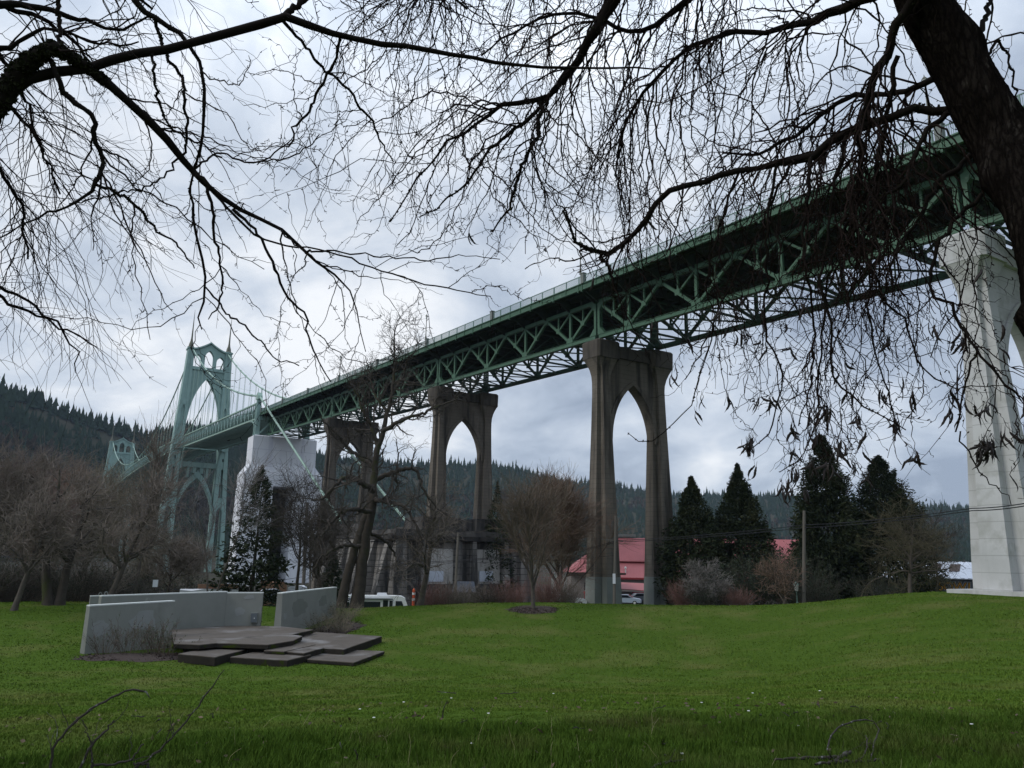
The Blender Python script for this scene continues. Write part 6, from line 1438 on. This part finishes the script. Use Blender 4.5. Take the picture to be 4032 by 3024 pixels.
    # the thickest bunches hang where the photograph shows them
    for x, y in ((2065, 955), (2070, 975), (2152, 930), (2160, 900), (1768, 930), (1760, 860), (1955, 905), (1650, 940), (1690, 990), (2095, 1000), (1832, 900), (1720, 1045), (2040, 690), (1560, 990)):
        c = ray_v(x, y) * 6.1 + ZV * CZ
        j = int(np.argmin(np.linalg.norm(ends - c, axis=1))); spots += [ends[j] + rng.normal(0, .02, 3) for _ in range(6)]
    order = rng.permutation(len(spots)); spots = [spots[j] for j in order][:300]
    for k, p in enumerate(spots[:98]):
        o = bpy.data.objects.new('seed_pod', meshes[k % 10]); COL.objects.link(o); o.parent = root
        o.location = Vector(p) - Vector(root.location) - Vector((0, 0, .03)); o.rotation_euler = (rng.normal(0, .14), rng.normal(0, .14), rng.random() * 6.28)
    if len(spots) > 98:
        mb = MB()
        for k, p in enumerate(spots[98:]):
            q = pod_mesh(k % 10); a = rng.random() * 6.28; M3 = np.array([[cos(a), -sin(a), 0], [sin(a), cos(a), 0], [0, 0, 1]])
            for Vv, Fv in zip([np.vstack(q.v)], [q.fn]):
                off = 0
                mb.v.append(Vv @ M3.T + p - [0, 0, .03]); base = mb.n; mb.n += len(Vv)
                mb.fn += [[i + base for i in f] for f in q.fn]; mb.f4 += [f + base for f in q.f4]
        mb.build('seed_pods', MT['pod'], root, kind='stuff')
right_tree()

def left_tree():
    rng = np.random.default_rng(52)
    foot = np.array([-4.6, 3.4, 0.0])
    root = thing('mossy_tree', 'dark mossy-limbed tree reaching in from the upper left', 'tree', tuple(foot))
    TP, TR = lay([(-330, -500, 90, .6), (-300, 0, 110, .2), (-290, 500, 130, 0)], 5.6, 12)
    P = np.vstack([TP, [TP[-1] * .5 + foot * .5], [foot - ZV * .2]]); R = np.concatenate([TR, [.25, .34]]); P, R = resample(P, R, 40)
    mb = MB(); mb.tubes(P, R, 20); mb.build('trunk', MT['bark'], root, smooth=True)
    limbs = [
        [(-300, 420, 80, 0), (-120, 330, 56, 0), (0, 222, 46), (35, 165, 42), (69, 132, 38), (110, 103, 36), (150, 118, 26), (194, 149, 22), (243, 194, 19), (292, 233, 17), (347, 288, 16), (392, 340, 14), (417, 368, 14), (458, 413, 12), (503, 448, 11), (556, 469, 9), (608, 496, 8), (660, 545, 7), (694, 576, 6), (739, 610, 4.4), (768, 651, 3.4), (775, 700, 2.2), (790, 760, 1.6)],
        [(15, 200, 30), (52, 176, 24), (104, 160, 21), (180, 146, 20), (278, 120, 19), (347, 106, 18), (451, 87, 18), (521, 66, 18), (580, 46, 19), (611, 38, 17), (687, 66, 14), (826, 92, 12), (1000, 122, 9), (1139, 142, 7), (1295, 149, 5), (1420, 150, 3)],
        [(600, 42, 15), (635, 18, 13, .1), (665, -5, 12, .2), (740, -70, 9, .4)],
        [(260, -60, 18, .4), (288, 0, 13, .3), (333, 35, 11, .2), (368, 62, 10, .2), (403, 90, 9, .1), (430, 135, 8, .1), (441, 194, 7, 0), (444, 250, 7, 0), (437, 299, 6, 0), (420, 368, 5, 0), (413, 394, 5, 0), (417, 467, 6, 0), (427, 523, 6, 0), (444, 613, 5, 0), (434, 651, 5, 0), (427, 686, 4, 0), (436, 712, 2.5, 0)],
        [(333, 35, 8, .2), (347, 83, 7, .2), (368, 132, 7, .1), (396, 174, 7, .1), (399, 222, 6, 0), (406, 299, 6, 0), (392, 337, 5, 0)],
        [(330, 104, 6), (333, 160, 6, -.1), (347, 226, 6, -.1), (371, 278, 5, -.1), (430, 312, 4, -.1), (480, 340, 3, -.1)],
        [(128, -40, 9, .3), (128, 0, 8, .3), (128, 80, 9, .2), (126, 108, 8, .1)],
        [(110, 130, 12), (121, 167, 12, -.1), (142, 205, 12, -.1), (180, 233, 11, -.2), (208, 260, 11, -.2), (201, 285, 11, -.2), (215, 333, 10, -.2), (219, 350, 10, -.2), (208, 392, 9, -.3), (187, 420, 7, -.3), (132, 451, 5, -.3), (80, 472, 4, -.3), (0, 514, 3, -.3)],
        [(208, 399, 7, -.3), (264, 420, 7, -.3), (295, 444, 7, -.3), (312, 465, 6, -.3), (347, 503, 5, -.3), (396, 542, 4, -.3), (420, 580, 2.4, -.3)],
        [(417, 368, 9), (448, 405, 8, -.1), (462, 499, 6, -.1), (476, 578, 5, -.1), (476, 655, 4, -.1), (450, 690, 2.4, -.1)],
        [(444, 620, 4), (497, 683, 4, .1), (528, 700, 4, .1), (556, 731, 3.4, .1), (590, 769, 3, .1), (646, 790, 2.4, .1)],
        [(503, 452, 7), (552, 499, 6, -.1), (597, 578, 6, -.2), (611, 624, 5, -.2), (635, 655, 5, -.2), (660, 679, 4.4, -.2), (667, 731, 4, -.2), (681, 769, 3.4, -.2), (715, 825, 2.4, -.2)],
        [(458, 413, 6), (540, 500, 5, -.1), (620, 530, 4, -.2), (720, 545, 4, -.2), (830, 590, 3.4, -.3), (950, 622, 3, -.3), (1060, 640, 2, -.3)],
        [(611, 45, 8), (660, 100, 6, .1), (700, 150, 6, .2), (752, 195, 5.4, .2), (792, 250, 5, .3), (818, 290, 4, .3), (850, 350, 3, .3)],
        [(735, 80, 7), (722, 135, 6, .1), (692, 190, 6, .1), (655, 255, 5.4, .1), (632, 272, 5, .1), (627, 310, 4, .1), (560, 350, 3, .1)],
        [(392, 340, 5), (330, 395, 4, .1), (245, 420, 4, .2), (150, 440, 3, .2)],
        [(417, 368, 5), (470, 330, 4, .2), (520, 345, 4, .2), (590, 348, 3.4, .3), (650, 330, 3, .3), (690, 290, 2.4, .3)],
        [(660, 547, 5), (700, 540, 4, -.2), (780, 550, 3.4, -.3), (900, 560, 3, -.4), (1010, 553, 2, -.5), (1080, 560, 1.8, -.5)],
        [(-200, 60, 40, .6), (-60, 20, 22, .6), (60, 10, 14, .6), (170, 40, 9, .6), (260, 60, 6, .6), (330, 30, 4, .6)],
        [(-250, 250, 34, .8), (-80, 130, 16, .8), (20, 100, 10, .8), (110, 62, 7, .8), (220, 95, 5, .8), (300, 90, 3, .8)],
        [(-200, -80, 40, .8), (100, -120, 24, 1), (400, -110, 16, 1.2), (640, -90, 11, 1.4), (900, -60, 7, 1.6), (1010, 20, 4, 1.6)],
    ]
    PS, RS = [], []
    for L in limbs:
        P, R = lay(L, 5.6, 28, .007, rng); PS.append(P); RS.append(knobbly(P, R, rng, .06))
    PS, RS = np.array(PS), np.array(RS)
    mb = MB(); mb.tubes(PS, RS, 8); mb.build('limbs', MT['twig2'], root, smooth=True)
    k = [0, 3, 4, 5, 7, 8, 9, 11, 12, 13, 14, 15, 16, 18, 19, 20, 18, 19, 20]
    S, D, r, t = spawn(PS[k], RS[k], 120, (.4, 1.2), rng, t0=.30)
    P2, R2 = grow(S, D, rng.uniform(.3, 1.2, 120), np.clip(r * .5, .0030, .0065), 14, .15, (0, 0, -.03), rng, tip=.4, zig=.22, trop_late=(0, 0, .05))
    S, D, r, t = spawn(np.concatenate([resample_many(PS[3:, 6:], 14), P2, P2]), np.concatenate([resample_r(RS[3:, 6:], 14), R2, R2]), 340, (.4, 1.25), rng, t0=.15)
    P3, R3 = grow(S, D, rng.gamma(2.2, .14, 340) + .06, np.clip(r * .5, .0018, .0032), 9, .19, (0, 0, -.02), rng, tip=.5, zig=.28, trop_late=(0, 0, .05))
    S, D, r, t = spawn(np.concatenate([resample_many(P2, 9), P3]), np.concatenate([resample_r(R2, 9), R3]), 2300, (.8, 1.45), rng, t0=0)
    P4, R4 = grow(S, D, rng.uniform(.012, .035, 2300), np.full(2300, .0026), 3, .3, (0, 0, .02), rng, tip=.7)
    mb = MB(); mb.tubes(P2, knobbly(P2, R2, rng, .1), 5); mb.tubes(P3, knobbly(P3, R3, rng, .12), 4); mb.tubes(P4, R4, 3); mb.build('twigs', MT['twig'], root)
    mb = MB(); moss(mb, PS[:1, :12], RS[:1, :12], 1500, rng, (.008, .022)); moss(mb, PS[3:9, :18], RS[3:9, :18], 420, rng, (.005, .012)); mb.build('moss', MT['moss'], root, kind='stuff')
left_tree()

def fine_tree():
    rng = np.random.default_rng(63)
    foot = np.array([-9.6, 8.0, 0.0]); foot[2] = float(zt(-9.6, 8.0))
    root = thing('fine_twigged_tree', 'tree with a tangle of fine drooping twigs at the left edge of the sky', 'tree', tuple(foot))
    TP, TR = lay([(-330, -500, 60, .6), (-300, 100, 80, .2), (-280, 600, 100, 0)], 11, 12)
    P = np.vstack([TP, [TP[-1] * .5 + foot * .5], [foot - ZV * .2]]); R = np.concatenate([TR, [.27, .34]]); P, R = resample(P, R, 40)
    mb = MB(); mb.tubes(P, R, 16)
    L = [[(-290, -100, 30), (-150, -60, 20), (0, 10, 12), (120, 60, 8), (200, 140, 5)], [(-290, 100, 30), (-120, 120, 18), (-10, 200, 10), (80, 300, 6), (130, 420, 4)], [(-290, 200, 26), (-140, 230, 16), (-40, 320, 9), (40, 430, 6), (60, 560, 4)],
         [(-290, -300, 34), (-100, -200, 22), (60, -120, 14), (200, -60, 9), (330, 20, 5)], [(-290, 420, 26), (-150, 520, 14), (-60, 590, 8), (20, 660, 7), (90, 690, 5), (150, 715, 4), (210, 750, 2.6)], [(-290, 400, 24), (-100, 600, 10), (0, 616, 8), (60, 650, 6), (120, 700, 5), (165, 760, 3), (164, 806, 2)], [(-290, 0, 26), (-130, 40, 16), (10, 130, 9), (60, 240, 6), (90, 330, 4)]]
    PS, RS = zip(*[lay(q, 10.5, 24, .02, rng) for q in L]); PS, RS = np.array(PS), np.array(RS)
    mb.tubes(PS, RS, 6); mb.build('trunk', MT['bark'], root, smooth=True)
    k = [0, 1, 2, 3, 6, 1, 2]
    S, D, r, t = spawn(PS[k], RS[k], 110, (.4, 1.2), rng, t0=.35)
    P2, R2 = grow(S, D, rng.uniform(.8, 2.2, 110), np.clip(r * .45, .0035, .007), 14, .14, (0, 0, -.06), rng, tip=.4, zig=.12)
    S, D, r, t = spawn(P2, R2, 400, (.3, 1.1), rng, t0=.2)
    P3, R3 = grow(S, D, rng.uniform(.3, 1.1, 400), np.full(400, .0026), 9, .15, (0, 0, -.07), rng, tip=.6, zig=.1, trop_late=(0, 0, .04))
    S, D, r, t = spawn(PS[4:6], RS[4:6], 26, (.2, .7), rng, t0=.4)
    P4, R4 = grow(S, D, rng.uniform(.3, .9, 26), np.full(26, .0045), 8, .1, (0, 0, 0), rng, tip=.5)
    mb = MB(); mb.tubes(P2, R2, 4); mb.tubes(P3, R3, 3); mb.tubes(P4, R4, 3); mb.build('twigs', MT['twig'], root)
fine_tree()

# ------------------------------------------------------------------ grass, fallen wood, litter
def grass():
    rng = np.random.default_rng(8)
    NG = rng.random((257, 257)); NG[-1] = NG[0]; NG[:, -1] = NG[:, 0]
    def vn(x, y, sc):
        u, v = (x * sc) % 256, (y * sc) % 256; i, j = u.astype(int), v.astype(int); f, g = u - i, v - j; f = f * f * (3 - 2 * f); g = g * g * (3 - 2 * g)
        return NG[i, j] * (1 - f) * (1 - g) + NG[i + 1, j] * f * (1 - g) + NG[i, j + 1] * (1 - f) * g + NG[i + 1, j + 1] * f * g
    def blades(n, rlo, rhi, hlo, hhi, w, m, name, label, seg=True, pw=0.0, bmax=39):
        q = rng.random(n); r = rlo * (rhi / rlo) ** q if pw == 0 else (rlo ** pw + (rhi ** pw - rlo ** pw) * q) ** (1 / pw)
        b = np.radians(rng.uniform(-bmax, bmax, n)); x = np.sin(b) * r; y = np.cos(b) * r
        clump = .15 + .75 * vn(x + 3.3, y, 2.7) + .5 * vn(x, y + 7.7, 6.5) + .45 * vn(x + y * .4, y - x * .4, .45)
        keep = np.ones(n, bool)
        if m == 'longgrass': keep &= r < np.interp(np.degrees(b), [-36, 0, 20, 36], [8.8, 9.2, 10.8, 13.0]) * (1 + .05 * np.sin(x * 3) * np.sin(x * 1.3 + 1)) + rng.normal(0, .25, n)  # edge of the painted shade band, by bearing
        # not inside the stage, the beds or the pier slab
        for pl in (STAGE if rhi > 35 else []):
            ins = np.zeros(n, bool)
            for (xa, ya), (xb, yb) in zip(pl, np.roll(pl, -1, 0)): ins ^= ((ya > y) != (yb > y)) & (x < (xb - xa) * (y - ya) / (yb - ya + 1e-12) + xa)
            keep &= ~ins
        keep &= ~((np.hypot((x + 18.3) / 3.4, (y - 41.4) / 1.5) < 1))
        keep &= ~((np.hypot((x - _b[0]) / 1.9, (y - _b[1]) / 1.5) < .9))
        sp, ap = x * U[0] + y * U[1], x * NN[0] + y * NN[1]; keep &= ~((np.abs(sp - 30.6) < 4.6) & (np.abs(ap - 67.2) < 9.6))
        x, y, r, clump = x[keep], y[keep], r[keep], clump[keep]; n = len(x)
        z = zt(x, y); h = rng.uniform(hlo, hhi, n) * np.clip(clump, .3, 1.7) ** 1.4 * (1 + np.clip((r - 15) / 60, 0, .35) * (pw == 0)); a = rng.random(n) * 6.28; le = rng.uniform(.1, .7, n) * h
        W = w * (r / rlo if pw == 0 else 1) * rng.uniform(.7, 1.3, n)
        B0 = np.stack([x, y, z - .01], -1); sd = np.stack([np.cos(a), np.sin(a), 0 * a], -1) * (W / 2)[:, None]; a2 = a + rng.normal(pi / 2, .6, n)
        tipo = np.stack([np.cos(a2) * le, np.sin(a2) * le, h], -1); mid = tipo * [.35, .35, .6]
        mb = MB()
        V = np.stack([B0 - sd, B0 + sd, B0 + mid + sd * .8, B0 + mid - sd * .8, B0 + tipo], 1).reshape(-1, 3); o = np.arange(n)[:, None] * 5
        mb.add(V, o + np.array([[0, 1, 2, 3]])); mb.f3.append(o + np.array([[3, 2, 4]]) + (mb.n - len(V)))
        tag(mb.build(name, MT[m]), label, 'grass', kind='stuff')
    blades(190000, 5.0, 13.6, .05, .12, .0065, 'longgrass', 'long_grass', 'long grass under the trees in front, darkened with painted shade', pw=1.2)
    blades(360000, 8.4, 76, .022, .046, .010, 'grass', 'grass', 'short bright grass of the lawn')
    n = 60; b = np.radians(rng.uniform(-30, 38, n)); r = rng.uniform(6.5, 11, n); x, y = np.sin(b) * r, np.cos(b) * r
    P, R = grow(np.stack([x, y, zt(x, y)], -1), np.stack([rng.normal(0, .5, n), rng.normal(0, .3, n), np.ones(n)], -1), rng.uniform(.14, .30, n), np.full(n, .0022), 6, .16, (0, 0, -.08), rng, tip=.4)
    mb = MB(); mb.tubes(P, R, 3); tag(mb.build('dry_grass', mat('dry_straw', (.30, .26, .14), (.22, .20, .10), 3, .9)), 'pale dry grass stalks standing in the long grass', 'dry grass', kind='stuff')
    n = 620; b = np.radians(rng.uniform(-37, 38, n)); r = 5.5 + 12 * rng.random(n) ** 1.6; x, y = np.sin(b) * r, np.cos(b) * r
    C = np.stack([x, y, zt(x, y) + .05], -1); d = unit(rng.normal(size=(n, 3)) * [1, 1, .35]); s2 = unit(np.cross(d, rng.normal(size=(n, 3)))); L = rng.uniform(.015, .05, n)[:, None]
    mb = MB(); mb.add(np.stack([C - d * L, C + s2 * L * .4, C + d * L, C - s2 * L * .4], 1).reshape(-1, 3), np.arange(n * 4).reshape(-1, 4))
    n = 46; b = np.radians(rng.uniform(-30, 37, n)); r = 5.6 + 7 * rng.random(n) ** 1.4; x, y = np.sin(b) * r, np.cos(b) * r
    P, R = grow(np.stack([x, y, zt(x, y) + .06], -1), rng.normal(size=(n, 3)) * [1, 1, .2], rng.uniform(.10, .22, n), np.full(n, .009), 7, .32, (0, 0, 0), rng, tip=.4)
    pm = MB(); pm.tubes(P, R, 5); tag(pm.build('fallen_pods', MT['pod']), 'dark curled seed pods dropped in the long grass', 'fallen pods', kind='stuff')
    tag(mb.build('leaf_litter', mat('brown_leaf_litter', (.07, .05, .035), (.16, .12, .08), 6, .9)), 'brown dead leaves and bits of twig lying in the long grass', 'leaf litter', kind='stuff')
    n = 16; b = np.radians(rng.uniform(-30, 34, n)); r = rng.uniform(7, 22, n); x, y = np.sin(b) * r, np.cos(b) * r
    mb = MB(); t = np.arange(6) * pi / 3
    for i in range(n):
        c = np.array([x[i], y[i], float(zt(x[i], y[i])) + .065]); q = .010 + .0008 * r[i]; mb.prism([c + np.array([cos(a) * q, sin(a) * q, 0]) for a in t], (0, 0, .006))
    tag(mb.build('daisies', mat('daisy_white', (.7, .7, .66), None, rough=.9)), 'tiny white daisies dotted over the lawn', 'flowers', kind='stuff')
grass()

def fallen(label, strands, rr, seed, m='twig_far', on_ground=True, name='fallen_branch', side=16):
    rng = np.random.default_rng(seed); PS, RS = [], []
    for L in strands:
        P, R = [], []
        for q in L:
            if on_ground: p = at_z(q[0] / .5486, q[1] / .5486, .04 + (q[3] if len(q) > 3 else 0))
            else: p = at_r(q[0] / .5486, q[1] / .5486, rr + (q[3] if len(q) > 3 else 0))
            P.append(p); R.append(q[2] * hypot(p[0], p[1]) / 1662 * .36)
        P, R = resample(P, R, 22); P += rng.normal(size=P.shape) * .004; PS.append(P); RS.append(knobbly(P, R, rng, .1))
    PS, RS = np.array(PS), np.array(RS); c = PS[0][0]; root = thing(name, label, 'branch', (c[0], c[1], float(zt(c[0], c[1]))))
    mb = MB(); mb.tubes(PS, RS, 6); mb.build('sticks', MT[m], root, smooth=True)
    S, D, r, t = spawn(PS, RS, side, (.5, 1.2), rng, t0=.2, bias=(0, 0, .3)); P2, R2 = grow(S, D, rng.uniform(.06, .28, side), np.full(side, .0026), 7, .2, (0, 0, .03), rng, tip=.4, zig=.25)
    mb = MB(); mb.tubes(P2, R2, 4); mb.build('side_twigs', MT[m], root)
MT['stick'] = mat('lichened_stick', (.055, .045, .038), (.03, .025, .02), 14, .95, c3=(.20, .20, .18), s3=16, t3=(.58, .66))
fallen('fallen forked stick with a looped twig on the grass at the lower right', [[(1672, 1641, 5), (1720, 1638, 8), (1770, 1637, 9), (1815, 1634, 9), (1838, 1624, 8)], [(1760, 1650, 6), (1800, 1646, 8), (1850, 1645, 8), (1905, 1641, 5)], [(1800, 1648, 9), (1815, 1636, 9), (1830, 1622, 5)],
       [(1800, 1640, 4), (1787, 1622, 4, .10), (1795, 1590, 4, .16), (1822, 1566, 4, .2), (1860, 1555, 4, .2), (1885, 1556, 3, .18), (1900, 1572, 3, .12), (1890, 1600, 4, .06), (1882, 1640, 4, 0)], [(1850, 1645, 3), (1868, 1630, 3, .05), (1874, 1600, 3, .1), (1870, 1588, 2, .12)]], 6, 71, 'stick')
fallen('bare broken twigs standing up from the grass at the lower left corner', [[(100, 1700, 7), (107, 1659, 7), (122, 1607, 7), (165, 1557, 6), (225, 1514, 6), (280, 1492, 5), (310, 1492, 4), (325, 1506, 3)], [(165, 1700, 6), (175, 1659, 6), (200, 1607, 6), (225, 1582, 5), (247, 1557, 3)],
       [(260, 1700, 6), (292, 1659, 6), (360, 1607, 5), (415, 1542, 4.4), (450, 1492, 3.6), (485, 1447, 2.4)], [(180, 1690, 6), (200, 1655, 6), (272, 1646, 5), (310, 1605, 3)], [(200, 1655, 5), (197, 1610, 4), (187, 1575, 3), (177, 1552, 2.4)], [(290, 1652, 6), (312, 1650, 6), (330, 1668, 5)]], 5.0, 72, 'stick', on_ground=False, side=14)
fallen('short dark stick lying in the shaded grass near the bottom centre', [[(1405, 1658, 6), (1430, 1650, 6), (1476, 1641, 4)]], 6, 73, 'stick', side=3)
fallen('thin dark twig lying on the lawn in front of the stage', [[(945, 1494, 2), (970, 1496, 2), (985, 1498, 2)], [(1080, 1497, 2.5), (1100, 1498, 2.5), (1120, 1496, 2)]], 12, 74, 'stick', side=2)

# ------------------------------------------------------------------ air
def haze():
    mb = MB(); mb.box((150, 1150, 195), (5200, 3100, 436), np.eye(3))
    m = bpy.data.materials.new('air'); m.use_nodes = True; nt = m.node_tree; nt.nodes.clear()
    o = nt.nodes.new('ShaderNodeOutputMaterial'); v = nt.nodes.new('ShaderNodeVolumePrincipled')
    v.inputs['Color'].default_value = (.62, .76, .95, 1); v.inputs['Density'].default_value = 0.000062; v.inputs['Anisotropy'].default_value = 0.0
    nt.links.new(v.outputs[0], o.inputs['Volume'])
    ob = mb.build('haze', m); tag(ob, 'thin bluish air over the whole place', 'haze', kind='stuff')
haze()
